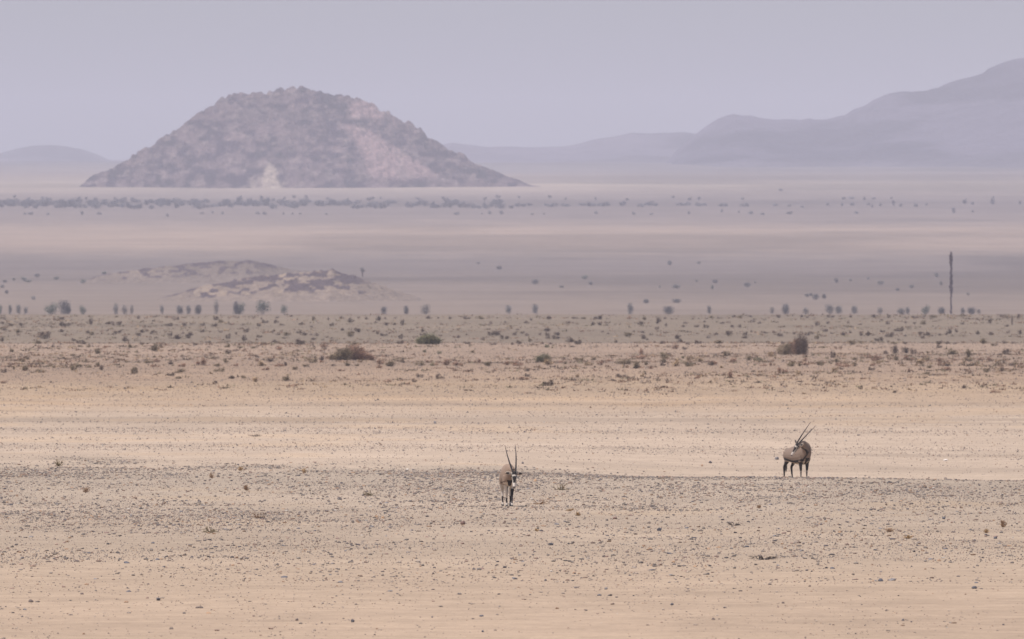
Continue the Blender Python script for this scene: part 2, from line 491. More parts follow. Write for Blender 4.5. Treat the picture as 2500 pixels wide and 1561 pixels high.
def shrub_geo(seed, n, leaf, shape='dome', lobes=None, low=.45):
    """leafy twigs through a mound 1 wide and 1 high; returns leaf tris"""
    r = np.random.default_rng(seed)
    nc = lobes or r.integers(4, 10)
    ang = r.uniform(0, 2 * np.pi, nc); rad = np.sqrt(r.uniform(0, 1, nc)) * .34
    cxy = np.stack([np.cos(ang) * rad, np.sin(ang) * rad], -1)
    top = (1 - (rad / .5) ** 2 * .8) * r.uniform(low, 1.0, nc)
    top /= top.max()
    if shape == 'flat':
        top *= .8
    size = r.uniform(.11, .20, nc)
    k = r.integers(0, nc, n)
    d = r.normal(0, 1, (n, 3)); d /= np.linalg.norm(d, axis=1, keepdims=True)
    rr = r.uniform(0, 1, n) ** .45
    P = np.empty((n, 3))
    P[:, :2] = cxy[k] + d[:, :2] * (size[k] * rr)[:, None]
    h = r.uniform(0.02, 1, n) ** .75
    P[:, 2] = h * top[k] + d[:, 2] * .07 * rr
    # widen below the shoulder, narrow at the foot
    wd = np.where(h < .35, .72 + .8 * h, 1.0)
    P[:, :2] *= wd[:, None]
    P[:, 2] = np.abs(P[:, 2])
    stray = r.uniform(0, 1, n) < .10
    P[stray] *= np.array([1.25, 1.25, 1.06])
    P[:, :2] -= P[:, :2].mean(0) * .6
    ax = d * .5 + r.normal(0, 1, (n, 3)); ax[:, 2] = np.abs(ax[:, 2]) * 1.2
    ax /= np.linalg.norm(ax, axis=1, keepdims=True)
    bx = np.cross(ax, r.normal(0, 1, (n, 3))); bx /= np.linalg.norm(bx, axis=1, keepdims=True)
    L = leaf * r.uniform(.6, 1.5, n)[:, None]
    V = np.stack([P - bx * L * .30, P + bx * L * .30, P + ax * L * 1.9], 1).reshape(-1, 3)
    return V, np.arange(3 * n).reshape(n, 3)

def ball_geo(seed, n, leaf):  # loose round mound, heat-shimmer softness put into its outline
    r = np.random.default_rng(seed)
    c = r.normal(0, 1, (4, 3)) * np.array([.10, .10, .09]); k = r.integers(0, 4, n)
    P = np.clip(r.normal(0, 1, (n, 3)), -1.75, 1.75) * np.array([.16, .16, .19]) + c[k] + np.array([0, 0, .43])
    P[:, 2] = np.abs(P[:, 2])
    ax = r.normal(0, 1, (n, 3)); ax /= np.linalg.norm(ax, axis=1, keepdims=True)
    bx = np.cross(ax, r.normal(0, 1, (n, 3))); bx /= np.linalg.norm(bx, axis=1, keepdims=True)
    L = leaf * r.uniform(.5, 1.3, n)[:, None]
    V = np.stack([P - bx * L * .45, P + bx * L * .45, P + ax * L * 1.2], 1).reshape(-1, 3)
    return V, np.arange(3 * n).reshape(n, 3)

def stems_geo(seed, n, rad=.012, hmax=.85, spread=.42, tips=1):
    r = np.random.default_rng(seed + 900)
    V = []; T = []
    for i in range(n):
        a = r.uniform(0, 2 * np.pi); q = r.uniform(.15, 1) * spread
        p0 = np.array([math.cos(a) * q * .15, math.sin(a) * q * .15, -0.03])
        p3 = np.array([math.cos(a) * q, math.sin(a) * q, hmax * r.uniform(.45, 1) * (1 - .5 * (q / .5) ** 2)])
        p1 = p0 * .6 + p3 * .4 + r.normal(0, .03, 3)
        pts = [p0, p1, p3]
        b = len(V)
        for j, p in enumerate(pts):
            w = rad * (1 - j * .38)
            for t in range(3):
                g = t * 2.094
                V.append(p + np.array([math.cos(g) * w, math.sin(g) * w, 0]))
        for j in range(2):
            for t in range(3):
                u = (t + 1) % 3
                T.append((b + j*3 + t, b + j*3 + u, b + j*3 + 3 + u)); T.append((b + j*3 + t, b + j*3 + 3 + u, b + j*3 + 3 + t))
    return np.array(V), np.array(T)

def shrub_mesh(name, seed, n, leaf, mat, shape='dome', stems=8):
    V, T = ball_geo(seed, n, leaf) if shape == 'ball' else shrub_geo(seed, n, leaf, shape, 3 if name.startswith('straw') else None)
    SV, ST = stems_geo(seed, stems, .012, .85 if shape != 'ball' else .5)
    me = mesh_np(name, np.concatenate([V, SV]), np.concatenate([T, ST + len(V)]), [mat, stem_mat])
    idx = np.zeros(len(T) + len(ST), np.int32); idx[len(T):] = 1
    me.polygons.foreach_set('material_index', idx)
    return me

PROTO = {}
NAMES = {'d': 'dark_shrub', 'k': 'grey_shrub', 'o': 'olive_shrub', 'g': 'green_shrub', 'b': 'dry_bush', 'y': 'straw_tussock'}
for t in 'dkogby':
    PROTO[t] = [shrub_mesh(NAMES[t] + '_leaves', 100 + 7 * i + ord(t), 520, .062, leaf_mats[t], 'dome' if i % 2 else 'flat') for i in range(7)]

# zoomed strips of the far flat: centre, foot, width, height, kind
STRIP = {}
STRIP[0] = """30 155 60 30 d;130 178 90 30 d;245 172 60 30 d;55 102 50 30 k;50 232 45 30 d;50 195 50 20 b;215 258 95 50 o;220 292 40 16 d;530 332 130 85 d;565 362 60 16 k;25 360 55 50 d;450 388 85 42 o;640 115 30 45 b;735 105 70 35 d;760 180 125 55 d;455 125 30 22 b;725 248 70 38 d;1040 262 60 35 d;1090 285 75 48 o;1075 160 50 80 d;1285 155 90 30 d;1340 172 40 30 d;1410 168 60 40 d;1210 264 40 16 b;1390 264 90 30 d;1635 95 60 38 k;2105 105 45 40 d;2060 110 50 25 k;2005 180 75 40 d;2180 178 55 50 k;2400 175 50 40 d;2265 160 50 22 k;870 355 65 28 d;930 385 70 40 d;985 392 60 48 d;950 425 70 28 o;1045 430 50 42 o;715 394 40 22 k;625 435 50 40 d;460 444 40 25 b;1480 360 85 65 d;1640 292 80 35 d;1680 255 70 40 d;1735 242 50 25 d;1815 258 80 30 d;1790 272 50 20 d;2015 292 50 40 d;2095 332 130 55 d;2225 325 85 60 d;2265 290 50 35 d;2165 270 50 24 k;2390 252 70 35 d;1680 400 60 30 d;1740 392 40 20 d;2310 405 70 25 d;1530 435 75 42 o;1840 478 130 75 o;140 485 85 45 o;1150 505 130 50 o;865 535 90 28 o;1250 432 60 25 b;325 572 80 38 o;270 602 70 32 o;460 605 60 38 b;295 705 110 60 o;465 728 120 45 o;45 730 75 45 d;160 690 35 45 o;635 675 45 35 o;860 705 85 80 o;930 668 100 45 o;1000 605 70 28 o;1055 668 80 28 o;1160 655 65 55 o;1200 698 65 50 d;1360 615 50 18 b;1490 608 50 25 o;1640 612 45 28 o;1590 745 95 90 o;1755 615 120 38 o;1850 605 80 50 b;1830 660 120 28 b;2020 632 75 38 d;2140 722 130 42 o;2160 660 100 45 b;2390 640 130 90 b;2025 768 75 45 d;2110 800 90 30 o;40 855 80 35 b;600 850 30 20 d"""
STRIP[500] = """130 108 80 38 d;190 140 75 50 o;110 185 80 38 d;320 165 50 22 b;450 170 60 18 k;670 100 40 25 k;710 142 70 40 d;640 180 60 35 d;855 85 50 25 k;840 140 70 35 d;915 170 75 20 d;1025 68 45 25 k;1280 115 60 55 o;1135 165 50 32 d;1265 190 40 18 d;1460 105 45 28 k;1500 180 60 35 d;1615 95 70 30 d;1720 138 55 35 d;1720 110 45 35 k;1820 85 50 20 k;1910 100 50 28 d;2055 115 75 50 d;2130 95 35 25 k;2250 90 40 20 k;2020 140 50 25 k;2145 172 60 38 d;2245 165 50 30 d;2335 150 50 50 d;2335 172 40 24 d;485 252 80 45 d;190 255 50 25 k;370 278 40 28 d;820 240 35 30 d;905 245 40 20 d;865 285 60 20 d;960 292 110 45 o;935 325 60 20 d;1120 265 60 40 d;1175 288 80 40 d;1255 285 50 22 k;1320 295 60 30 k;1625 232 50 35 d;1780 225 40 30 d;1815 250 85 45 d;1720 305 105 60 o;2045 275 40 35 d;2110 295 85 35 d;2225 250 40 20 b;2315 330 65 50 d;2310 388 85 45 d;275 330 60 55 d;465 350 70 70 d;645 312 70 32 d;40 378 60 25 d;830 368 70 35 d;1130 398 145 55 d;1280 340 80 28 d;1395 345 35 20 k;1405 435 65 60 b;1290 430 45 25 o;1785 395 110 35 o;275 432 80 50 o;420 440 80 30 o;575 442 75 28 o;885 462 70 42 b;275 508 85 45 d;245 612 65 55 o;150 655 100 35 o;375 655 60 40 b;620 595 40 40 b;680 650 140 50 y;775 602 90 45 d;725 700 100 40 b;880 655 110 40 b;950 650 65 45 d;1065 695 85 40 o;1190 662 85 35 o;1280 615 110 60 o;1385 585 75 60 d;1380 610 60 30 b;1520 648 60 26 d;1680 648 110 35 o;1800 650 80 28 o;200 720 75 50 o;135 715 70 35 o;320 802 100 45 d;460 796 60 42 o;605 840 75 60 y;125 855 70 30 d;960 825 130 65 o;75 745 60 25 y;1610 712 100 25 b;1820 755 50 25 b;2165 840 90 32 b;2070 630 90 70 b;2200 655 180 60 o;2065 675 70 40 b;2350 615 40 40 d"""
STRIP[1000] = """225 92 80 40 d;340 90 30 25 k;480 95 50 28 k;670 95 80 30 d;850 95 100 32 o;960 155 50 35 k;1130 140 30 30 k;1380 145 60 35 d;1430 110 50 30 k;1650 98 80 45 d;1950 90 100 25 d;2060 95 80 28 o;2225 98 100 35 d;2255 98 45 40 d;1875 150 45 32 d;2170 168 65 35 d;2245 168 60 40 d;155 245 60 35 d;160 288 70 30 d;365 298 45 25 k;675 282 35 20 k;575 320 60 40 k;960 290 85 40 d;1030 290 110 55 d;1240 285 60 35 d;1335 265 55 25 d;1280 225 50 22 k;1120 332 110 40 d;1385 290 60 25 d;865 345 70 35 k;685 392 65 28 k;990 402 75 25 k;1215 400 40 30 d;1295 388 75 38 d;1420 365 60 55 o;1440 402 50 20 k;1630 240 100 45 d;1540 285 40 28 d;1630 298 60 42 d;1750 288 100 38 d;1635 325 50 28 d;1730 330 110 35 d;1900 370 105 55 d;1990 395 100 48 d;1570 390 45 30 d;1625 430 75 40 g;1670 395 50 30 k;1935 425 60 20 k;2040 245 60 22 b;2280 250 45 20 k;2350 272 40 20 k;175 488 55 38 g;355 508 60 35 g;745 495 60 35 o;365 560 40 20 b;1640 635 140 50 y;125 645 120 55 o;225 610 90 35 b;265 648 60 30 g;430 640 120 60 b;560 645 130 50 b;310 640 60 30 b;620 655 40 25 o;700 610 40 35 b;810 605 90 45 b;935 650 120 45 o;1150 640 80 40 b;1270 650 120 55 b;510 690 50 22 b;1785 612 70 28 b;1845 628 60 30 o;2020 590 100 40 o;2180 580 110 30 o;2350 595 110 25 b;2110 645 110 40 y;2260 640 80 50 b;2190 668 40 22 d;120 782 90 40 d;340 805 80 60 d;400 798 40 18 d;55 842 70 32 d;1395 715 55 40 d;1390 775 60 40 d;1340 815 150 35 b;1645 885 110 70 d;1590 885 50 38 g;1940 825 85 30 d;1980 785 70 35 y"""
STRIP[1500] = """175 98 55 38 b;355 105 60 45 o;525 130 70 60 d;505 150 45 35 d;600 92 60 22 k;310 165 70 42 d;175 190 30 20 d;610 180 40 35 k;505 218 50 35 d;1145 85 70 35 o;1225 90 40 24 k;1065 132 40 25 d;1410 75 60 25 d;1480 82 70 38 o;1605 72 60 22 k;1940 80 55 38 d;2215 75 45 30 d;2280 82 40 25 k;2140 104 40 15 b;1640 132 55 35 k;1715 150 50 30 k;1270 150 70 25 k;970 192 60 30 d;1085 200 70 35 d;840 150 60 25 k;815 190 45 30 d;1390 192 60 32 d;1480 195 55 35 k;2400 170 60 45 d;160 302 95 55 o;330 258 55 25 k;230 250 40 20 k;345 332 75 45 d;390 342 40 25 d;20 375 50 38 d;565 388 75 38 d;740 330 75 55 d;775 372 75 50 d;870 395 70 25 d;960 392 30 50 d;1000 385 75 35 d;1205 280 65 30 k;1110 320 70 28 k;1350 285 95 50 d;1235 385 115 45 o;1440 385 40 20 b;1545 285 65 40 d;1540 325 80 35 d;1620 250 35 28 d;1790 265 45 25 d;1960 300 80 50 k;2130 275 50 30 k;2285 290 70 45 d;2340 275 40 40 k;2395 335 80 55 o;1995 390 60 35 k;720 450 75 65 b;830 455 55 35 d;315 515 80 65 b;320 570 130 50 b;590 565 110 70 o;590 610 100 50 o;570 648 65 42 d;725 655 120 75 y;810 562 45 28 g;885 590 90 50 y;880 655 110 60 o;1000 600 110 55 y;1145 645 90 60 d;1190 635 60 50 b;1325 535 105 65 o;1410 600 80 55 b;1590 585 90 55 o;1700 590 120 45 g;120 630 190 65 o;250 680 120 70 o;380 640 80 40 o;430 685 60 32 b;1850 530 80 50 y;2255 598 60 38 b;2090 655 110 65 o;2185 652 75 35 o;2260 640 120 30 b;1765 650 80 28 b;1860 645 80 40 b;1660 642 35 25 g;2410 640 50 45 o;1960 735 90 70 b;2035 728 80 35 b;2170 760 70 48 y;1375 790 95 80 b;985 795 60 40 b;1880 785 90 25 b;70 785 110 45 d;330 780 60 50 y;1270 675 70 28 y;1975 885 25 40 d;985 635 80 20 b"""
STRIP[2000] = """135 75 100 25 d;375 75 50 35 k;645 78 75 38 d;820 75 45 35 d;1125 85 70 28 k;1240 70 45 24 d;1350 78 110 35 o;1690 62 70 28 o;2165 65 60 25 k;2360 68 50 30 d;105 150 50 32 k;340 145 40 25 k;480 165 60 22 k;740 115 40 30 k;810 158 60 35 d;1020 145 45 28 k;1125 155 40 25 d;1230 160 100 40 o;1695 158 45 30 d;2020 145 55 50 d;1870 105 30 30 k;2280 170 25 100 d;2220 185 60 30 k;65 245 90 40 k;285 290 80 45 d;370 262 40 30 d;150 270 40 22 k;495 295 55 45 d;580 295 65 65 d;745 250 55 30 d;965 240 80 55 d;920 240 90 25 d;1195 275 60 32 d;1280 290 90 38 d;1540 268 75 50 d;1625 252 45 38 d;1425 290 40 28 d;1505 280 50 24 d;1875 278 65 40 d;2030 285 75 35 d;2235 260 45 30 k;2375 275 60 45 d;705 355 100 48 d;830 310 110 55 d;1225 325 60 30 d;1020 300 50 20 k;1940 388 100 70 o;2065 415 80 35 o;2180 385 50 30 k;2290 385 60 25 k;395 400 105 55 o;880 390 100 28 o;1015 390 70 25 d;1415 398 75 45 d;1420 438 60 40 d;1520 388 50 35 d;1605 390 60 22 k;165 555 75 65 d;205 605 90 48 o;785 510 75 40 d;895 500 110 80 d;1025 498 110 65 d;1115 508 85 60 d;1575 515 155 55 o;1760 545 100 80 o;1770 595 120 55 o;2205 515 110 55 d;2140 520 80 25 d;25 645 70 60 o;420 580 90 38 o;585 555 80 30 b;670 590 110 80 b;680 625 90 40 y;630 650 90 28 b;615 700 75 42 d;905 585 90 50 o;1050 575 130 55 b;1270 580 130 40 o;1210 625 110 55 y;1160 622 45 35 o;1220 648 80 25 o;1420 600 80 45 b;1435 648 80 40 b;1300 675 90 40 o;1520 652 90 28 d;1510 695 90 42 b;1600 585 120 20 b;1910 580 80 38 b;2010 590 60 50 b;1820 645 80 28 o;1710 620 40 30 o;2130 638 90 30 o;2270 650 60 35 d;2320 632 70 30 o;2200 580 60 25 b;2160 710 60 42 d;2215 690 60 24 b;1980 725 90 50 o;1270 750 80 40 o;1070 710 60 40 b;300 660 170 40 b;220 640 110 28 b;425 655 90 50 o;265 692 55 24 d;190 715 100 45 y;720 660 40 25 o;990 655 60 28 y;490 925 50 40 d;300 900 70 22 b;850 900 45 22 d;890 965 65 30 d;1715 915 55 50 d;2080 965 120 35 b"""

ADJ = {'d': 'dark', 'k': 'faint grey', 'o': 'olive brown', 'g': 'dull green', 'b': 'dry rust brown', 'y': 'straw coloured'}
CAT = {'d': 'shrub', 'k': 'shrub', 'o': 'shrub', 'g': 'shrub', 'b': 'bush', 'y': 'grass tussock'}
NOUN = {'d': 'shrub', 'k': 'shrub', 'o': 'shrub', 'g': 'shrub', 'b': 'bush', 'y': 'tussock'}
LANDMARKS = [(845, 880, 'wide rust and olive bushes'), (1046, 838, 'big round green bush'), (1935, 866, 'tall brown bush'),
             (1327, 884, 'central green mound'), (2195, 863, 'row of four dark bushes')]
def zone_of(py):
    if py < 790: return 'on the grey crest'
    if py < 838: return 'on the grey flat'
    if py < 878: return 'on the pink ground'
    if py < 905: return 'in the bush line'
    return 'on the orange ground'
def THIRD(px):
    for lim, nm in ((180, 'left edge'), (600, 'far left'), (1000, 'left of centre'), (1400, 'centre'), (1800, 'right of centre'), (2250, 'far right')):
        if px < lim: return nm
    return 'right edge'
used_labels = {}
def shrub_label(t, px, py, w, h):
    best = None
    for lx, ly, nm in LANDMARKS:
        dx, dy = px - lx, py - ly
        if abs(dx) < 150 and abs(dy) < 45:
            d = math.hypot(dx, dy * 2)
            if best is None or d < best[0]:
                side = ('left of' if dx < 0 else 'right of') if abs(dx) > 2.2 * abs(dy) else ('behind' if dy < 0 else 'in front of')
                best = (d, side, nm)
    big = 'large' if w > 24 else ('small' if w < 13 else 'mid sized')
    if best:
        l = f"{big} {ADJ[t]} {NOUN[t]} {best[1]} the {best[2]}"
        if l not in used_labels:
            used_labels[l] = 1
            return l
    tall = ' upright' if h > w * .85 else (' spreading' if w > h * 2.6 else '')
    return f"{big}{tall} {ADJ[t]} {NOUN[t]} {zone_of(py)}, {THIRD(px)}"

def place_shrub(t, px, py, w, h, label, group, ymin=161.0, me=None, name=None, cat=None, foot=0.0, wide=1.34):
    x, y, z = ground_at(px, py, ymin)
    o = link(name or NAMES[t], me or random.choice(PROTO[t]), None, (x, y, z - .02 - foot))
    m = y / F
    o.scale = (w * m * wide, w * m * wide * random.uniform(.8, 1.1), h * m * 1.26)
    o.rotation_euler = (0, 0, random.choice((0, math.pi)) + random.uniform(-.5, .5))
    tag(o, label, cat or CAT[t], group)
    return o

shrubs = []
for x0, txt in STRIP.items():
    for e in txt.split(';'):
        a, b, w, h, t = e.split()
        shrubs.append((x0 + float(a) / 4.844, 760 + float(b) / 4.844, float(w) / 4.844, float(h) / 4.844, t))
shrubs.sort(key=lambda q: -q[2] * q[3])
for (px, py, w, h, t) in shrubs:
    place_shrub(t, px, py, w, h, shrub_label(t, px, py, w, h), 'shrubs scattered over the far flat')

# low dry scrub that nobody could count
def build_scrub():
    n0 = 48000
    u = rng.uniform(0, 1, n0)
    y = np.sqrt(690.0 ** 2 + u * (1680.0 ** 2 - 690.0 ** 2)); x = rng.uniform(-1, 1, n0) * (1300 / F * y + 14.0)
    d = np.interp(y, [690, 740, 800, 835, 880, 910, 1000, 1100, 1110, 1680], [.08, .25, .5, 1, 1, .6, .42, .4, .22, .10]) * smooth(.38, .66, fbm(x / 22, y / 28, 33, 3))
    k = rng.uniform(0, 1, n0) < d
    x, y = x[k], y[k]; n = len(x); m = 9
    w = rng.uniform(.12, .42, n) * np.interp(y, [690, 1700], [.8, 1.25])
    P = np.stack([np.repeat(x, m), np.repeat(y, m), np.repeat(height(x, y), m)], -1)
    W = np.repeat(w, m)
    P[:, 0] += rng.normal(0, .55, n * m) * W; P[:, 1] += rng.normal(0, .5, n * m) * W
    ax = rng.normal(0, 1, (n * m, 3)); ax[:, 2] = np.abs(ax[:, 2]) + .3; ax /= np.linalg.norm(ax, axis=1, keepdims=True)
    bx = np.cross(ax, rng.normal(0, 1, (n * m, 3))); bx /= np.linalg.norm(bx, axis=1, keepdims=True)
    L = (W * rng.uniform(.35, .8, n * m))[:, None]
    V = np.stack([P - bx * L * .32, P + bx * L * .32, P + ax * L], 1).reshape(-1, 3)
    rgb = np.array([(.24, .155, .105), (.17, .125, .09), (.20, .16, .10), (.30, .21, .13)])[rng.choice(4, n, p=[.35, .3, .2, .15])] * rng.uniform(.8, 1.15, n)[:, None]
    me = mesh_np('low_scrub', V, np.arange(3 * n * m).reshape(-1, 3), [attr_mat('dry_scrub', 'scrub_tint', [(5.0, .8, 1.2)])], 'scrub_tint', np.repeat(rgb, m * 3, 0))
    tag(link('low_scrub', me), 'sparse low dry scrub and litter between the bushes of the far flat', kind='stuff')
build_scrub()

# the large bushes, with foliage and stems of their own
def big_bush(name, label, px, py, w, h, mats, seed, lobes):
    x, y, z = ground_at(px, py)
    m = y / F
    root = link(name, None, None, (x, y, z - .02))
    tag(root, label, 'bush', 'large bushes standing out on the far flat')
    for i, (dx, lw, lh, mk) in enumerate(lobes):
        V, T = shrub_geo(seed + i * 13, 2600, .034, 'dome', 15, .78)
        V = V * np.array([lw * m * 1.3, lw * m * 1.2, lh * m * 1.32]) + np.array([dx * m, random.uniform(-.2, .2), 0])
        link('foliage', mesh_np('foliage', V, T, [leaf_mats[mk]]), root)
    SV, ST = stems_geo(seed, 26, .008, .95, .45)
    SV = SV * np.array([w * m * .95, w * m * .8, h * m])
    link('stem', mesh_np('stem', SV, ST, [stem_mat]), root)
    return root
big_bush('rust_bush', 'large rust brown dome shaped bush, right half of the widest bush clump', 874, 880, 66, 31, None, 301, [(-8, 46, 31, 'b'), (12, 44, 20, 'b'), (30, 28, 11, 'b'), (-2, 40, 24, 'b')])
big_bush('olive_bush', 'large grey olive bush leaning on the rust brown bush, left half of the widest clump', 832, 880, 58, 24, None, 311, [(0, 38, 23, 'o'), (-15, 28, 14, 'o'), (14, 34, 25, 'o')])
big_bush('green_bush', 'big round green bush at the front edge of the grey flat', 1046, 841, 64, 22, None, 321, [(0, 48, 22, 'g'), (-15, 34, 15, 'g'), (17, 36, 13, 'g'), (4, 40, 17, 'o')])
big_bush('tall_bush', 'tall dark brown twiggy bush, the tallest on the flat', 1951, 867, 46, 41, None, 331, [(4, 38, 41, 'd'), (-8, 32, 30, 'b'), (12, 22, 33, 'd')])
big_bush('olive_bush', 'low olive bush touching the left side of the tallest brown bush', 1918, 867, 44, 23, None, 341, [(-6, 30, 21, 'o'), (9, 32, 25, 'o')])
big_bush('green_bush', 'green mound shaped bush in the bush line, centre of the photo', 1327, 885, 40, 17, None, 351, [(0, 34, 17, 'g'), (-10, 22, 10, 'g'), (8, 24, 12, 'o')])

# shrubs in the shimmering hollow behind the crest; heat blur put into paler colours
HOLLOW = {0: "0 562 40 80 g;95 548 40 80 k;180 548 50 85 k;240 558 35 60 k;490 570 110 95 g;620 575 95 135 d;645 580 60 80 d;780 566 60 75 g;1095 570 55 90 k;1180 562 60 80 y;1245 562 40 80 y;1535 570 35 75 k;1700 572 75 80 d;1780 570 55 75 k;1875 574 75 85 d;2045 574 50 120 y;2230 560 60 120 d;2270 580 90 100 g",
          625: "65 570 110 110 g;265 558 55 75 g;1205 562 50 75 d;1420 562 55 80 d;1600 558 90 85 y;2395 562 60 80 k",
          1250: "225 570 60 90 k;1115 566 65 95 k;1490 558 85 80 d;1870 562 45 75 k",
          1875: "40 552 40 70 y;165 558 80 95 d;360 555 60 60 y;590 558 75 80 k;660 558 75 75 k;810 556 65 75 k;1060 552 60 60 y;1260 550 90 52 k;1320 550 50 62 k;1495 554 70 76 g;1640 556 80 66 d;1840 552 50 56 k;1920 552 70 68 d;1990 550 30 50 y"}
leaf_h = {'d': plain_mat('hollow_dark_foliage', (.12, .11, .105), var=.3, scale=3, per_object=.15), 'g': plain_mat('hollow_green_foliage', (.13, .14, .105), var=.3, scale=3, per_object=.15),
          'k': plain_mat('hollow_grey_foliage', (.18, .165, .15), var=.3, scale=3, per_object=.15), 'y': plain_mat('hollow_pale_foliage', (.26, .22, .19), var=.3, scale=3, per_object=.1)}
HP = {t: [shrub_mesh('rounded_shrub_leaves', 500 + 11 * i + ord(t), 1000, .060, leaf_h[t], 'ball', 5) for i in range(3)] for t in 'dgky'}
HADJ = {'d': 'dark bluish', 'g': 'grey green', 'k': 'grey', 'y': 'faint pale'}
for x0, txt in HOLLOW.items():
    for e in txt.split(';'):
        a, b, w, h, t = e.split()
        px = x0 + float(a) / 3.875; w = float(w) / 3.875; h = float(h) / 3.875
        lab = f"{'tall narrow' if h > w * 1.35 else ('wide' if w > 23 else 'rounded')} {HADJ[t]} shrub in the hollow behind the grey crest, {THIRD(px)}"
        if abs(px - 2322) < 40: lab = f"{HADJ[t]} shrub shimmering just {'left' if px < 2322 else 'right'} of the tall post's foot"
        if abs(px - 162) < 12 and t == 'd' and h > 30: lab = 'tallest dark bluish shrub in the hollow, second big one from the left edge'
        if abs(px - 642) < 4: lab = 'round grey green shrub in the hollow below the rocky rise'
        if abs(px - 126) < 4: lab = 'squat grey green shrub in the hollow left of the tallest dark one'
        place_shrub(t, px, 767.5, w * .95, h, lab, 'shrubs shimmering behind the crest', 2380, random.choice(HP[t]), 'hollow_shrub', 'shrub', 0.0, 1.45)

# scattered shrubs on the middle plain
PLAIN = {0: "50 275 40 30 d;130 255 30 25 g;225 255 50 35 g;270 270 60 22 g;355 225 55 35 d;535 245 50 28 g;788 282 45 35 g;985 192 55 25 g;25 325 50 30 k;60 382 40 35 d;320 438 40 35 k",
         625: "630 375 35 40 d;2295 150 50 35 d;2105 98 40 18 k",
         1250: "225 292 70 45 d;470 322 60 20 k;690 240 55 35 g;750 295 50 30 k;1490 105 50 40 d;1765 98 35 22 k;1745 265 30 16 k;1925 280 50 32 d;1895 335 30 40 g;2230 318 65 42 d;2300 280 25 18 k;1560 330 85 38 k;1395 320 25 18 k;1268 468 65 40 d;1565 465 75 40 d",
         1875: "645 280 40 45 d;780 262 40 22 k;945 245 35 20 k;1060 295 60 35 k;1220 350 40 25 d;1355 328 50 32 k;1600 222 40 38 k;1640 300 30 35 k;1895 395 30 25 k;365 410 50 30 d;405 400 40 30 d;455 440 70 55 d;530 425 50 45 d"}
for x0, txt in PLAIN.items():
    for e in txt.split(';'):
        a, b, w, h, t = e.split()
        px = x0 + float(a) / 3.875; py = 620 + float(b) / 3.875; w = float(w) / 3.875; h = float(h) / 3.875
        lab = f"{'small' if w < 12 else 'mid sized'} {HADJ[t]} shrub on the {'open middle plain' if py > 690 else 'far side of the middle plain'}, {THIRD(px)}"
        if 1960 < px < 2015 and py > 720: lab = 'one of the four dark shrubs clumped together on the right of the middle plain'
        if abs(px - 1428) < 3: lab = 'single bright grey green shrub near the centre of the middle plain'
        place_shrub(t, px, py, w, h, lab, 'shrubs scattered over the middle plain', 2380, random.choice(HP[t]), 'plain_shrub', 'shrub', 0.0, 1.35)
# the upright tree on the rise
x, y, z = (885 - CX) / F * 3060, 3060, (H0 - 675) / F * 3060
V, T = shrub_geo(811, 300, .09)
root = link('lone_tree', None, None, (x, y, z))
tag(root, 'small upright dark tree on the shoulder of the rocky rise', 'tree')
link('crown', mesh_np('crown', V * np.array([1.6, 1.4, 1.3]) + np.array([0, 0, 1.0]), T, [leaf_h['d']]), root)
SV, ST = stems_geo(812, 5, .1, 1.0, .2)
link('trunk', mesh_np('trunk', SV * np.array([1.2, 1.2, 1.6]), ST, [stem_mat]), root)

# the belt of thorn trees in front of the hill and strays round it
tree_mats = [plain_mat('thorn_tree_foliage', (.125, .118, .125), var=.3, scale=1, per_object=.2), plain_mat('thorn_tree_grey_foliage', (.13, .115, .12), var=.3, scale=1, per_object=.2)]
TP = [shrub_mesh('thorn_tree_leaves', 700 + i, 320, .09, tree_mats[i % 2], 'dome', 4) for i in range(6)]
def BELT(px):
    for lim, nm in ((80, 'left edge'), (180, 'left of the hill'), (300, "under the hill's left foot"), (430, "under the hill's left slope"), (560, "left of the hill's middle"), (700, "under the hill's pale scar"),
                    (840, 'under the hilltop'), (960, "under the hill's pink scree"), (1090, "under the hill's right slope"), (1260, "under the hill's right foot"), (1420, 'just right of the hill'), (1600, 'right of the hill')):
        if px < lim: return nm
    return 'near its right end'
def far_tree(px, py, w, h, dark, lab, grp):
    me = TP[random.randrange(3) * 2 + (0 if dark else 1)]
    place_shrub('d', px, py, w, h, lab, grp, 5300, me, 'thorn_tree', 'tree')
px = -18.0
while px < 1830:
    left = px < 640
    if px > 600 and random.random() < (.16 if px < 1250 else .25):
        px += random.uniform(10, 30); continue
    w = random.uniform(10, 26); h = random.uniform(6, 14) if px < 1250 else random.uniform(5, 10)
    base = random.uniform(501, 511) if px < 1250 else random.uniform(502, 506)
    dk = random.random() < .75
    far_tree(px, base, w, h, dk, f"{'wide' if w > 20 else ('mid sized' if w > 14 else 'narrow')} {'dark' if dk else 'pale'}{' tall' if h > 10 else ''} thorn tree in the belt, {BELT(px)}", 'thorn trees in the dark belt before the hill')
    if px < 1250 and random.random() < (.75 if left else .45):
        far_tree(px + random.uniform(-8, 8), random.uniform(494, 500), random.uniform(14, 30), random.uniform(6, 11), random.random() < .6,
                 f"blue grey thorn tree at the back of the belt, {BELT(px)}", 'thorn trees in the dark belt before the hill')
    if random.random() < .25:
        far_tree(px + random.uniform(-20, 20), random.uniform(484, 491), random.uniform(7, 14), random.uniform(4, 7), False,
                 f"tiny grey tree dotted behind the belt, {BELT(px)}", 'trees dotted behind the belt')
    px += w * random.uniform(.5, .95)
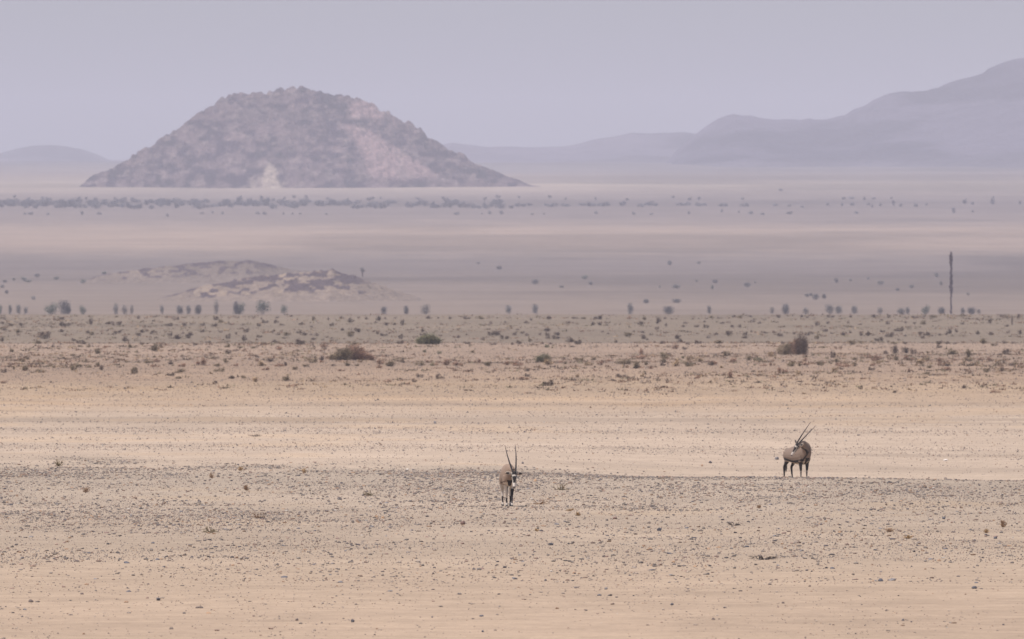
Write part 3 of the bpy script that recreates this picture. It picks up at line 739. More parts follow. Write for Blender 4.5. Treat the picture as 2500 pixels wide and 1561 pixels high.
STRAY = [(0, 470, "235 210 30 16;290 212 50 22;455 215 28 20;775 212 45 26;940 210 45 20;1580 228 45 20;2010 200 25 18;2105 210 25 24;1910 205 40 14"),
         (625, 470, "15 208 45 20;80 210 45 22;260 210 25 16;345 208 25 14;420 208 30 14;665 212 25 14;1895 215 50 25;2140 210 25 12;2210 208 30 30;2320 212 50 30"),
         (1250, 470, "190 215 30 14;305 210 22 12;795 208 30 24;1150 212 35 24;1318 213 35 14;1670 208 32 24;1985 190 25 25;2145 196 20 18;2260 208 45 26;2370 214 40 18"),
         (1875, 450, "120 65 40 20;210 285 80 22;835 280 45 18;565 205 30 24;700 208 35 24;800 202 45 24;325 225 35 20;950 200 35 20;985 222 30 25;1065 208 30 22;1185 205 40 42;1255 215 40 26;1400 215 40 26;1500 200 24 16;1755 275 45 42;1935 272 24 22;1865 188 60 40;1935 195 30 26;2125 195 40 65;2385 195 30 30;70 208 50 20;200 210 40 14;715 145 45 20;790 142 55 20;910 155 40 26;1000 145 40 18;1170 140 30 16")]
for x0, y0, txt in STRAY:
    for e in txt.split(';'):
        a, b, w, h = map(float, e.split())
        px = x0 + a / 3.875; py = y0 + b / 3.875
        where = 'in front of the dark belt' if px < 1850 else ('beyond the end of the dark belt' if py > 492 else 'far behind the belt')
        far_tree(px, py, w / 3.875, h / 3.875, random.random() < .6, f"lone {'tiny' if w < 32 else 'wider'} dark tree {where}, {THIRD(px)}", 'trees standing apart from the belt')

# ------------------------------------------------------------------ tall post behind the crest
def loft(rings, cap=True):
    V = np.concatenate(rings); n = len(rings[0]); T = []
    for j in range(len(rings) - 1):
        for i in range(n):
            k = (i + 1) % n
            T.append((j*n+i, j*n+k, (j+1)*n+k)); T.append((j*n+i, (j+1)*n+k, (j+1)*n+i))
    if cap:
        for i in range(1, n - 1):
            T.append((0, i + 1, i)); b = (len(rings) - 1) * n; T.append((b, b + i, b + i + 1))
    return V, np.array(T)

def build_post():
    px = 2322
    x, y, z = ground_at(px, 767.5, 2380)
    m = y / F
    root = link('tall_post', None, None, (x, y, z))
    tag(root, 'tall thin dark post with heat shimmer shaped as a ragged thicker upper part beyond the crest at the right', 'post')
    mat = plain_mat('dark_weathered_post', (.065, .045, .05), var=.35, scale=.8)
    r = np.random.default_rng(5)
    def column(z0, z1, prof, n, jit):
        rings = []
        for i in range(n):
            t = i / (n - 1); zz = z0 + (z1 - z0) * t
            rad = np.interp(t, *zip(*prof)) * m * .5
            ox, oy = r.normal(0, jit * m, 2)
            a = np.linspace(0, 2 * np.pi, 9)[:-1]
            q = rad * r.uniform(.82, 1.18, 8)
            rings.append(np.stack([ox + np.cos(a) * q, oy * .5 + np.sin(a) * q, np.full(8, zz)], -1))
        return loft(rings)
    V, T = column(-.4, 56 * m, [(0, 5), (.3, 4.4), (.6, 3.6), (1, 4.0)], 16, .5)
    link('pole', mesh_np('pole', V, T, [mat]), root)
    V, T = column(50 * m, 104 * m, [(0, 5), (.15, 8.5), (.4, 8.2), (.7, 7.2), (1, 5)], 22, .7)  # bulges added to the pole: widening by heat shimmer modelled as shape
    link('shimmer_bulge', mesh_np('shimmer_bulge', V, T, [mat]), root)
    V, T = column(100 * m, 153 * m, [(0, 5), (.35, 5.2), (.55, 8), (.75, 8.2), (.92, 5.5), (1, 3.5)], 22, .7)
    link('shimmer_bulge', mesh_np('shimmer_bulge', V, T, [mat]), root)
build_post()

# ------------------------------------------------------------------ stones
ICO_T = np.array([(0,11,5),(0,5,1),(0,1,7),(0,7,10),(0,10,11),(1,5,9),(5,11,4),(11,10,2),(10,7,6),(7,1,8),(3,9,4),(3,4,2),(3,2,6),(3,6,8),(3,8,9),(4,9,5),(2,4,11),(6,2,10),(8,6,7),(9,8,1)])
g_ = (1 + 5 ** .5) / 2
ICO_V = np.array([(-1,g_,0),(1,g_,0),(-1,-g_,0),(1,-g_,0),(0,-1,g_),(0,1,g_),(0,-1,-g_),(0,1,-g_),(g_,0,-1),(g_,0,1),(-g_,0,-1),(-g_,0,1)]) / math.sqrt(1 + g_ * g_)
OCT_V = np.array([(.85,0,-.6),(-.85,0,-.6),(0,.8,-.6),(0,-.8,-.6),(0,0,1.15)], float)
OCT_T = np.array([(0,2,4),(2,1,4),(1,3,4),(3,0,4)])

STONE_RGB = np.array([(.205, .170, .148), (.265, .216, .178), (.29, .198, .152), (.34, .215, .135), (.36, .278, .22), (.115, .098, .098), (.47, .41, .35)])
def stone_density(x, y):
    ge = gravel_edge(x, y)
    big = fbm(x / 9, y / 24, 31, 3); clump = fbm(x / 1.6, y / 5, 32, 3)
    near = np.interp(y + (fbm(x / 7, y / 30, 34, 3) - .5) * 70 * smooth(170, 240, y) * (1 - smooth(300, 345, y)), [161, 190, 215, 245, 290, 340, 372, 404], [4.2, 5.2, 8.5, 15, 23, 25, 19, 13])
    near = near * (.34 + 1.25 * smooth(.36, .66, big * .55 + clump * .45))
    band = smooth(.50, .70, fbm(x / 60, y / 9, 24, 3))
    far = np.interp(y, [370, 420, 500, 600, 660, 760, 900, 1100, 1120, 1700], [2.6, 3.0, 3.0, 2.2, 1.5, 2.4, 2.1, 1.3, .6, .25])
    far = far * (.35 + 1.6 * band * (1 - smooth(640, 700, y)) + .6 * smooth(640, 700, y)) * (.4 + 1.2 * clump)
    soft = 1 - smooth(3.0, 9.0, x)
    m = smooth(-4 - 18 * soft, 4 + 22 * soft, y - ge + (fbm(x / 3, y / 14, 23, 4) - .5) * (8 + 60 * soft))
    return near * (1 - m) + far * m

def scatter():
    out = []
    for (ya, yb, n) in ((158, 420, 850000), (366, 700, 260000), (700, 1690, 380000)):
        u = rng.uniform(0, 1, n)
        y = np.sqrt(ya ** 2 + u * (yb ** 2 - ya ** 2))
        half = 1300 / F * y + 9.0
        x = rng.uniform(-1, 1, n) * half
        rho = n / ((yb ** 2 - ya ** 2) / 2) * y / (2 * half)
        if ya == 366: ok0 = y > 420
        else: ok0 = np.ones(n, bool)
        keep = (rng.uniform(0, 1, n) < stone_density(x, y) / rho) & ok0
        out.append(np.stack([x[keep], y[keep]], -1))
    return np.concatenate(out)

P = scatter()
N = len(P)
sz = np.exp(rng.normal(math.log(.0130), .50, N))
sz *= np.interp(P[:, 1], [161, 220, 330, 420, 650, 800, 1100, 1700], [.62, .8, 1.0, 1.15, 1.5, 1.8, 2.2, 2.6])
sz *= np.where(P[:, 1] < 205, .8, 1.0)
sz = np.minimum(sz, .085 * np.interp(P[:, 1], [161, 420, 700, 1700], [.40, .46, 1, 2.0]))
w3 = rng.choice(len(STONE_RGB), N, p=[.28, .22, .18, .09, .14, .08, .01])
scol = STONE_RGB[w3] * rng.uniform(.50, 1.12, N)[:, None]
zone = smooth(620, 760, P[:, 1])[:, None]
scol = scol * (1 - zone) + (scol * .50 + np.array([.105, .073, .053])) * zone
def stones_mesh(name, sel, V0, T0):
    n = len(sel); k = len(V0)
    a = rng.uniform(0, 2 * np.pi, n); ca, sa = np.cos(a), np.sin(a)
    v = V0[None] * rng.uniform(.68, 1.2, (n, k, 1))
    v = v * np.stack([sz[sel] * rng.uniform(.9, 1.9, n), sz[sel] * rng.uniform(.8, 1.3, n), sz[sel] * rng.uniform(.45, .85, n)], -1)[:, None]
    x = v[..., 0] * ca[:, None] - v[..., 1] * sa[:, None]; yv = v[..., 0] * sa[:, None] + v[..., 1] * ca[:, None]
    zc = height(P[sel, 0], P[sel, 1]) + sz[sel] * .30
    V = np.stack([x + P[sel, 0][:, None], yv + P[sel, 1][:, None], v[..., 2] + zc[:, None]], -1).reshape(-1, 3)
    T = (T0[None] + (np.arange(n) * k)[:, None, None]).reshape(-1, 3)
    return mesh_np(name, V, T, [stone_attr], 'stone_tint', np.repeat(scol[sel], k, 0))
stone_attr = attr_mat('desert_stone', 'stone_tint', [(40.0, .8, 1.2)], rough=.8, spec=.25)
sz[P[:, 1] >= 220] *= 1.14; scol[P[:, 1] >= 220] *= .76  # darker tint stands in for shade the sloping pyramid faces lack
big_ = (P[:, 1] < 220) | ((sz > .033) & (P[:, 1] < 420))
scol[big_ & (P[:, 1] >= 220)] *= 1.25
near_sel = np.nonzero(big_)[0]; far_sel = np.nonzero(~big_)[0]
print('stones', N, len(near_sel), len(far_sel))
tag(link('gravel', stones_mesh('gravel', near_sel, ICO_V, ICO_T)), 'countless small dark and reddish stones strewn over the near flat', kind='stuff')
tag(link('far_gravel', stones_mesh('far_gravel', far_sel, OCT_V, OCT_T)), 'countless stones and pebbles strewn over the pale far flat', kind='stuff')

# single stones one can pick out
STONE_KINDS = {'slate': ('dark slate grey', (.10, .095, .105)), 'grey': ('mid grey', (.20, .18, .175)), 'red': ('reddish brown', (.21, .135, .11)), 'tan': ('orange tan', (.34, .215, .13)),
               'brown': ('dull brown', (.15, .115, .10)), 'pale': ('pale whitish', (.52, .46, .40))}
stone_mats = {k: plain_mat('stone_' + k, c, var=.3, scale=14, rough=.8, spec=.25, per_object=.12) for k, (a, c) in STONE_KINDS.items()}
def stone_proto(seed, mat):
    r = np.random.default_rng(seed)
    # one subdivision of the icosahedron, pushed to facets
    V = [tuple(v) for v in ICO_V]; T = []; mid = {}
    def mp(a, b):
        key = (min(a, b), max(a, b))
        if key not in mid:
            q = np.array(V[a]) + np.array(V[b]); V.append(tuple(q / np.linalg.norm(q))); mid[key] = len(V) - 1
        return mid[key]
    for a, b, c in ICO_T:
        ab, bc, ca = mp(a, b), mp(b, c), mp(c, a)
        T += [(a, ab, ca), (b, bc, ab), (c, ca, bc), (ab, bc, ca)]
    V = np.array(V)
    for _ in range(9):
        n = r.normal(0, 1, 3); n /= np.linalg.norm(n); d = r.uniform(.55, .85)
        q = V @ n
        V = V - np.where(q > d, (q - d), 0)[:, None] * n
    V = V * r.uniform(.93, 1.07, (len(V), 1))
    return mesh_np('stone_shape', V, np.array(T), [mat])
SP = {k: [stone_proto(40 + i + 10 * j, stone_mats[k]) for i in range(3)] for j, k in enumerate(STONE_KINDS)}
GRP = 'single stones lying on the gravel plain'
def put_stone(px, py, w, h, kind, label):
    x, y, z = ground_at(px, py)
    m = y / F
    o = link('stone', random.choice(SP[kind]), None, (x, y, z + h * m * .30))
    o.scale = (w * m * .58, w * m * random.uniform(.4, .6), h * m * .64)
    o.rotation_euler = (random.uniform(-.15, .15), random.uniform(-.15, .15), random.uniform(0, 6.28))
    tag(o, label, 'stone', GRP)
MARKED = [(75, 1471, 15, 8, 'brown', 'flat topped brown stone alone on the sand near the lower left corner'),
          (386, 1467, 12, 9, 'slate', 'almost black pointed stone on the bare sand, lower left'),
          (310, 1376, 14, 6, 'slate', 'flat dark stone at the front fringe of the gravel, left of centre'),
          (60, 1490, 10, 5, 'grey', 'small grey stone just below the flat topped brown stone'),
          (54, 1507, 8, 4, 'slate', 'lowest small dark stone at the left edge of the sand'),
          (200, 1452, 10, 5, 'brown', 'small brown stone right of the flat topped brown stone'),
          (725, 1516, 8, 7, 'brown', 'small upright brown stone near the bottom, left of centre'),
          (861, 1520, 9, 8, 'slate', 'dark stone on the sand near the bottom centre left'),
          (1055, 1509, 5, 5, 'slate', 'tiny black stone on bare sand near the bottom centre'),
          (1176, 1506, 14, 5, 'slate', 'low flat dark stone on bare sand, bottom centre'),
          (1179, 1544, 7, 6, 'slate', 'lowest dark stone at the bottom centre'),
          (1130, 1281, 11, 13, 'red', 'upright reddish stone in the gravel in front of the near antelope'),
          (1610, 1297, 13, 9, 'slate', 'angular slate stone right of and below the near antelope'),
          (1500, 1268, 14, 8, 'red', 'rounded reddish grey stone in the gravel right of the near antelope'),
          (1345, 1332, 14, 7, 'slate', 'low dark stone in the gravel below the twiggy plants'),
          (2150, 1420, 15, 9, 'slate', 'dark stone with a smaller one beside it, lower right sand'),
          (2138, 1420, 8, 4, 'grey', 'smaller grey stone touching the dark stone, lower right sand'),
          (2378, 1438, 14, 8, 'slate', 'wide dark stone on the sand near the right edge'),
          (1062, 1035, 11, 8, 'grey', 'blue grey boulder alone on the pale flat behind the near antelope'),
          (1912, 1474, 8, 6, 'brown', 'small brown stone right of bottom centre on the sand'),
          (1742, 1514, 8, 7, 'brown', 'brown stone near the bottom right of the sand'),
          (2205, 1516, 9, 6, 'slate', 'slate stone near the bottom right corner'),
          (2304, 1268, 9, 7, 'slate', 'dark stone on the gravel near the right edge'),
          (2430, 1316, 9, 7, 'slate', 'dark stone below the twig tuft at the right edge'),
          (1480, 1440, 10, 6, 'grey', 'grey stone on the sand right of centre'),
          (1463, 1455, 12, 5, 'slate', 'flat slate stone just below the grey one, right of centre'),
          (1640, 1478, 9, 6, 'slate', 'dark stone on bare sand below the antelopes'),
          (1644, 1374, 10, 5, 'tan', 'orange stone at the front of the gravel, right of centre'),
          (1587, 1342, 12, 6, 'tan', 'flat orange tan stone in the gravel, right of centre'),
          (919, 1264, 10, 7, 'tan', 'left one of two orange stones below and left of the near antelope'),
          (935, 1266, 12, 6, 'tan', 'right one of two orange stones below and left of the near antelope'),
          (1307, 1176, 9, 8, 'tan', 'orange stone just right of the near antelope'),
          (1276, 1133, 6, 6, 'grey', 'small blue grey stone above the near antelope ears'),
          (1897, 1123, 10, 8, 'grey', 'rounded grey stone just left of the far antelope'),
          (1735, 1131, 8, 6, 'slate', 'black stone on the pale strip left of the far antelope'),
          (1714, 1139, 7, 6, 'tan', 'small tan stone left of the black stone on the pale strip'),
          (1755, 1338, 14, 5, 'tan', 'flat rust stone at the fringe of the gravel below the far antelope'),
          (2308, 1126, 13, 5, 'pale', 'whitish stone in the dark row behind the gravel edge, right')]
for q in MARKED:
    put_stone(*q)
cand = []
for _ in range(1500):
    y = 172 + 230 * random.random() ** .8
    s = random.uniform(-1245, 1245)
    if random.random() < float(stone_density(np.array(s / F * y), np.array(y))) / 14:
        cand.append((s, y))
    if len(cand) >= 225:
        break
for s, y in cand:
    kind = random.choices(['slate', 'grey', 'red', 'tan', 'brown'], [5, 4, 3, 1.5, 3])[0]
    x = s / F * y
    z = float(height(x, y))
    w = random.uniform(.035, .075); h = w * random.uniform(.5, .8)
    o = link('stone', random.choice(SP[kind]), None, (x, y, z + h * .2))
    o.scale = (w, w * random.uniform(.7, 1), h * .62)
    o.rotation_euler = (random.uniform(-.2, .2), random.uniform(-.2, .2), random.uniform(0, 6.28))
    where = 'at the dark brow of the gravel' if y > 340 else ('in the gravel before the antelopes' if y > 262 else ('at the thinning front of the gravel' if y > 212 else 'on the bare sand in the foreground'))
    tag(o, f"{'larger' if w > .056 else 'fist sized'} {STONE_KINDS[kind][0]} stone {where}, {THIRD(s + CX)}", 'stone', GRP)

# ------------------------------------------------------------------ dead twigs and tufts in the foreground
twig_mats = {'b': plain_mat('dead_brown_twig', (.30, .19, .115), var=.3, scale=20), 'd': plain_mat('dead_dark_twig', (.11, .09, .08), var=.3, scale=20),
             'o': plain_mat('dead_olive_twig', (.24, .19, .115), var=.3, scale=20), 't': plain_mat('dead_tan_twig', (.40, .27, .15), var=.3, scale=20)}
def twig_plant(px, py, w, h, mk, style, label):
    x, y, z = ground_at(px, py)
    m = y / F
    W, Hh = w * m, h * m
    r = np.random.default_rng(int(px * 7 + py))
    V = []; T = []
    def stick(pts, r0, r1):
        b = len(V)
        for j, p in enumerate(pts):
            q = r0 + (r1 - r0) * j / (len(pts) - 1)
            for t in range(4):
                V.append(np.array(p) + np.array([math.cos(t * 1.571) * q, math.sin(t * 1.571) * q, (0.5 if t % 2 else -.5) * q * (style == 'flat')]))
        for j in range(len(pts) - 1):
            for t in range(4):
                u = (t + 1) % 4
                T.append((b+j*4+t, b+j*4+u, b+j*4+4+u)); T.append((b+j*4+t, b+j*4+4+u, b+j*4+4+t))
    root = link('dead_twig_plant' if style == 'flat' else 'dry_tuft', None, None, (x, y, z))
    tag(root, label, 'dead plant' if style == 'flat' else 'tuft', 'dead plants and tufts on the gravel')
    n = 16 if style == 'flat' else 30
    for i in range(n):
        a = r.uniform(0, 2 * np.pi)
        if style == 'flat':
            e = np.array([math.cos(a) * W * .5 * r.uniform(.3, 1), math.sin(a) * W * .4 * r.uniform(.3, 1), Hh * r.uniform(.1, .95) * (1 if i % 3 else .35)])
        else:
            q = r.uniform(.1, 1)
            e = np.array([math.cos(a) * W * .6 * q, math.sin(a) * W * .5 * q, Hh * r.uniform(.12, 1) * (1 - .45 * q * r.uniform(0, 1))])
        k = e * .5 + r.normal(0, .06, 3) * W; k[2] = abs(k[2]) * .8 + .004
        stick([(e[0] * .05, e[1] * .05, -.01), tuple(k), tuple(e)], .011, .005)
        for _ in range(2):
            f = k * .5 + e * .5; d = e - k
            g = f + d * .6 + r.normal(0, .10, 3) * W * .8; g[2] = max(g[2], .01); g[2] = min(g[2], Hh)
            stick([tuple(f), tuple((f + g) / 2), tuple(g)], .008, .004)
    link('stem', mesh_np('stem', np.array(V), np.array(T), [twig_mats[mk]]), root)
    nl = 40
    LV, LT = shrub_geo(int(px), nl, .11 if style != 'flat' else .07)
    LV = LV * np.array([W * 1.1, W * .9, Hh * (.8 if style != 'flat' else .5)])
    link('foliage', mesh_np('foliage', LV, LT, [twig_mats[mk]]), root)
for q in [(143, 1139, 26, 20, 'o', 'tuft', 'dark olive tuft on the gravel near the left edge'),
          (210, 1203, 18, 13, 'b', 'tuft', 'low dark brown tuft on the gravel, left'),
          (517, 1168, 16, 14, 'b', 'tuft', 'small dark brown forked tuft left of centre'),
          (601, 1198, 15, 13, 'b', 'tuft', 'small round brown tuft below the forked one'),
          (587, 1150, 14, 12, 't', 'tuft', 'small orange tuft on the gravel above the round brown tuft'),
          (743, 1156, 14, 13, 't', 'tuft', 'small tan tuft between the orange tuft and the near antelope'),
          (632, 1266, 42, 15, 'b', 'flat', 'sprawling dead brown twig plant on the gravel, left of centre'),
          (515, 1301, 56, 16, 'o', 'flat', 'long flat dead twig plant with upright tips, left'),
          (905, 1211, 44, 17, 'o', 'flat', 'dark olive twiggy plant left of the near antelope'),
          (1368, 1197, 42, 17, 'o', 'flat', 'curved dead twig plant right of the near antelope'),
          (1316, 1232, 60, 12, 'b', 'flat', 'low brown twig plant beside the near antelope feet'),
          (1412, 1260, 14, 10, 't', 'tuft', 'tan tuft right of and below the near antelope'),
          (1390, 1248, 24, 8, 't', 'flat', 'sparse tan twigs above the tan tuft'),
          (1866, 1367, 90, 9, 'd', 'flat', 'long low grey twig lying at the front of the gravel, right'),
          (1792, 1284, 36, 10, 'd', 'flat', 'black crooked twig on the gravel below the far antelope'),
          (1853, 1241, 12, 8, 'b', 'tuft', 'tiny brown tuft on the gravel below the far antelope'),
          (2449, 1288, 18, 20, 'b', 'tuft', 'upright dark brown forked tuft near the right edge'),
          (2172, 1300, 26, 11, 'b', 'tuft', 'low tan brown tuft on the right of the gravel'),
          (2408, 1302, 16, 10, 't', 'tuft', 'small tan tuft left of the upright forked tuft'),
          (622, 1066, 36, 6, 'd', 'flat', 'flat dark twig on the pale flat, left of centre'),
          (2218, 1316, 22, 10, 't', 'tuft', 'tan tuft right of the low tan brown tuft'),
          (1311, 1298, 10, 8, 't', 'tuft', 'small straw tuft in the gravel below the twig plants')]:
    twig_plant(*q)

# ------------------------------------------------------------------ the two oryx
oryx_mat = attr_mat('oryx_coat', 'coat', [(30.0, .90, 1.10)], rough=.75, spec=.2)
horn_mat = plain_mat('oryx_horn', (.045, .038, .036), var=.2, scale=30, rough=.45, spec=.3)
ear_mat = plain_mat('oryx_ear', (.34, .27, .215), var=.1, scale=30)
earin_mat = plain_mat('oryx_ear_inside', (.035, .03, .028), var=.1, scale=30)
eye_mat = plain_mat('oryx_eye', (.015, .012, .010), var=.05, scale=30, rough=.2, spec=.5)
hoof_mat = plain_mat('oryx_hoof', (.05, .045, .042), var=.15, scale=30, rough=.6)
TAN, DARK, PALE, BELLY = np.array([.245, .170, .122]), np.array([.022, .018, .017]), np.array([.53, .46, .395]), np.array([.50, .41, .33])

def v3(a): return np.array(a, float)
def unit(a): a = v3(a); return a / np.linalg.norm(a)
def ring(c, u, w, n=18):
    a = np.linspace(0, 2 * np.pi, n + 1)[:-1]
    return v3(c) + np.cos(a)[:, None] * w + np.sin(a)[:, None] * u
def interp_path(pts, n):
    pts = np.array(pts, float); t = np.linspace(0, len(pts) - 1, n)
    out = np.stack([Pchip(np.arange(len(pts)), pts[:, i])(t) for i in range(pts.shape[1])], -1)
    return out

def make_oryx(label, rotz, loc, pose):
    root = link('oryx', None, None, loc)
    root.rotation_euler = (0, 0, rotz)
    tag(root, label, 'antelope', 'oryx standing on the plain')
    parts = []; bones = []
    # trunk: x, z centre, half height, half width
    TR = [(-.70, .95, .08, .05), (-.67, .94, .17, .12), (-.60, .925, .235, .185), (-.45, .91, .262, .222), (-.25, .89, .275, .245), (0, .875, .295, .255), (.20, .875, .318, .243),
          (.34, .885, .318, .215), (.46, .915, .285, .175), (.55, .95, .225, .13), (.61, .97, .14, .08)]
    tr = interp_path(TR, 40)
    TW, TL, DEEP = pose.get('girth', 1.0), pose.get('slope', 0.0), pose.get('deep', 0.0)
    tr[:, 3] *= TW; tr[:, 1] += TL * (tr[:, 0] - .1) - DEEP * .5; tr[:, 2] += DEEP * np.clip(tr[:, 3] / .24, 0, 1) * .8
    tuck = pose.get('tuck', 0.0) * smooth(.15, -.55, tr[:, 0])
    tr[:, 2] *= 1 - tuck; tr[:, 1] -= tuck * .03
    def trunk_ring(q):
        a = np.linspace(0, 2 * np.pi, 21)[:-1]
        return np.stack([np.full(20, q[0]), np.cos(a) * q[3] * (1 - .17 * np.sin(a)), q[1] + np.sin(a) * q[2]], -1)
    parts.append(loft([trunk_ring(q) for q in tr]))
    # neck and head
    nk = interp_path(pose['neck'], 20)                  # x y z depth width
    hd0, hd1, hup = v3(pose['poll']), v3(pose['muzzle']), unit(pose['face_up'])
    hx = unit(hd1 - hd0); hup = unit(hup - hx * (hup @ hx)); hs = np.cross(hx, hup); HL = np.linalg.norm(hd1 - hd0)
    rings = []
    for i in range(len(nk)):
        t = unit(nk[min(i + 1, len(nk) - 1), :3] - nk[max(i - 1, 0), :3])
        f = i / (len(nk) - 1)
        up = unit(v3((0, 0, 1)) * (1 - f) + hup * f * 1.0 + v3(pose.get('neck_up', (0, 0, 0))))
        up = unit(up - t * (up @ t)); sd = np.cross(t, up)
        rings.append(ring(nk[i, :3], up * nk[i, 3], sd * nk[i, 4]))
        bones.append(('neck', nk[i, :3], max(nk[i, 3], nk[i, 4]), up, sd, f))
    parts.append(loft(rings))
    HR = [(-.06, .055, .050, .0), (.0, .082, .070, 0), (.14, .098, .080, -.012), (.30, .094, .076, -.016), (.48, .076, .060, -.010), (.66, .060, .049, -.004), (.82, .053, .046, 0), (.95, .046, .042, 0), (1.0, .024, .024, 0)]
    rings = []
    for q in interp_path(HR, 22):
        c = hd0 + hx * q[0] * HL + hup * q[3]
        rings.append(ring(c, hup * q[1], hs * q[2]))
        bones.append(('head', c, max(q[1], q[2]), hup, hs, q[0]))
    parts.append(loft(rings))
    # legs
    fy = 0
    for key in ('fl', 'fr', 'hl', 'hr'):
        sy = 1 if key[1] == 'l' else -1
        dx = pose['step'][key]
        if key[0] == 'f':
            fy = pose.get('fore_y', 0); J = [(.36, .115, .86, .13, .075), (.35, .125, .70, .115, .075), (.31 + dx * .15, .125, .545, .070, .055), (.315 + dx * .5, .115, .345, .042, .038), (.305 + dx * .7, .11, .30, .036, .032),
                 (.30 + dx * .95, .11, .13, .025, .023), (.305 + dx, .11, .085, .033, .030), (.325 + dx, .11, .03, .030, .028)]
        else:
            J = [(-.46, .10, .92, .19, .10), (-.44, .125, .76, .165, .095), (-.45 + dx * .1, .135, .60, .10, .070), (-.57 + dx * .4, .125, .455, .058, .042), (-.595 + dx * .5, .12, .40, .045, .036),
                 (-.575 + dx * .95, .115, .14, .028, .025), (-.57 + dx, .115, .09, .035, .031), (-.55 + dx, .115, .03, .031, .029)]
        rings = []
        for q in interp_path(J, 34):
            c = v3((q[0], (q[1] - (fy if key[0] == 'f' else 0) * float(smooth(.7, .4, q[2]))) * sy, q[2]))
            rings.append(ring(c, v3((q[3], 0, 0)), v3((0, q[4], 0)), 14)[::-1])
            if q[2] < .60:
                bones.append((key, c, max(q[3], q[4]), v3((1, 0, 0)), v3((0, 1, 0)), q[2]))
        parts.append(loft(rings))
        # hoof: two toes
        hv, ht = [], []
        for tz in (-1, 1):
            c = v3((.325 + dx if key[0] == 'f' else -.55 + dx, (.11 - fy if key[0] == 'f' else .115) * sy + tz * .0165, 0))
            rr = [ring(c + v3((.0, 0, .048)), v3((.022, 0, 0)), v3((0, .014, 0)), 8), ring(c + v3((.012, 0, .018)), v3((.038, 0, 0)), v3((0, .016, 0)), 8), ring(c + v3((.016, 0, -.004)), v3((.044, 0, 0)), v3((0, .017, 0)), 8)]
            V, T = loft(rr); ht.append(T + sum(len(h) for h in hv)); hv.append(V)
        link('hoof', mesh_np('hoof', np.concatenate(hv), np.concatenate(ht), [hoof_mat], smooth_shade=True), root)
    VV = []; TT = []; n = 0
    for V, T in parts:
        VV.append(V); TT.append(T + n); n += len(V)
    tmp = bpy.data.objects.new('tmp', mesh_np('tmp', np.concatenate(VV), np.concatenate(TT)))
    COL.objects.link(tmp)
    md = tmp.modifiers.new('r', 'REMESH'); md.mode = 'VOXEL'; md.voxel_size = .0125; md.use_smooth_shade = True
    ms = tmp.modifiers.new('s', 'SMOOTH'); ms.factor = .5; ms.iterations = 5
    dg = bpy.context.evaluated_depsgraph_get()
    dg.update()
    me = bpy.data.meshes.new_from_object(tmp.evaluated_get(dg))
    bpy.data.objects.remove(tmp)
    me.name = 'oryx_body'
    nv = len(me.vertices)
    co = np.empty(nv * 3, np.float32); me.vertices.foreach_get('co', co); co = co.reshape(-1, 3).astype(float)
    # which bone each point belongs to
    B = np.array([b[1] for b in bones]); rad = np.array([b[2] for b in bones]); kindb = [b[0] for b in bones]
    d = np.linalg.norm(co[:, None] - B[None], axis=2) / rad[None]
    tb = tr[:, :4]
    Bt = np.stack([tb[:, 0], 0 * tb[:, 0], tb[:, 1]], -1)
    dt = np.min(np.sqrt(((co[:, None, 0] - Bt[None, :, 0]) / .12) ** 2 + (co[:, None, 1] / tb[None, :, 3]) ** 2 + ((co[:, None, 2] - Bt[None, :, 2]) / tb[None, :, 2]) ** 2), axis=1)
    nb = np.argmin(d, 1); db = d[np.arange(nv), nb]
    col = np.tile(TAN, (nv, 1))
    x, yy, z = co.T
    trunk = dt <= db * 1.02
    # trunk markings
    fl = (np.abs(yy) > .10) & (x > -.52) & (x < .46)
    line = .645 - pose.get('deep', 0.0) * .9 + .05 * ((x + .1) / .5) ** 2 + pose.get('tuck', 0.0) * .28 * smooth(.15, -.55, x)
    low = trunk & (z < line - .03)
    col[low] = BELLY
    col[trunk & fl & (np.abs(z - line) < pose.get('band', .04))] = DARK
    col[trunk & (z > 1.12) & (np.abs(yy) < .022) & (x < .2)] = TAN * .55
    col[trunk & (x < -.60) & (z > 1.03) & (np.abs(yy) < .08)] = DARK * 2
    chest = trunk & (x > .36) & (z < .74) & (np.abs(yy) < .035 + .30 * np.clip(z - .58, 0, .2))
    col[chest] = DARK
    if pose.get('chest_line'):
        s_ = pose['chest_line']
        cl = trunk & (x > .30) & (np.abs(yy * s_ - (.03 + .36 * np.clip(.95 - z, 0, .35))) < .022) & (z > .5)
        col[cl] = DARK
    # neck, head, legs
    lim = pose['legs']
    for i in range(nv):
        if trunk[i]:
            continue
        k = kindb[nb[i]]; b = bones[nb[i]]
        v = co[i] - b[1]; u = v @ b[3]; s = v @ b[4]
        if k == 'neck':
            ang = math.atan2(abs(s), -u)
            if ang < pose.get('throat', .3) and b[5] > .05: col[i] = DARK
            elif math.atan2(abs(s), u) < .14: col[i] = TAN * .5
        elif k == 'head':
            t = (co[i] - hd0) @ hx / HL
            a = math.atan2(abs(s), u)                    # 0 = along the face
            c = PALE
            if t < .20 and a < .85: c = DARK
            elif .30 < t < .70 and a < .62 + .15 * (t < .5): c = DARK
            elif .10 < t < .62 and abs(a - (1.15 + .5 * max(t - .2, 0))) < .21: c = DARK
            elif t > .93: c = np.array([.12, .10, .095])
            elif t < .30 and a > 1.5: c = TAN * 1.1
            elif a > 2.75 and t < .5: c = DARK
            col[i] = c
        else:
            zz = z[i]; f, g2 = lim[k]
            if zz > .60: col[i] = TAN
            elif f < zz < g2: col[i] = DARK
            elif zz >= g2: col[i] = PALE * .9 if k[0] == 'f' else PALE * .8
            else: col[i] = PALE
            if zz < f and .10 < zz < .30 and (x[i] - b[1][0]) > .012 and abs(v[1]) < .03: col[i] = DARK
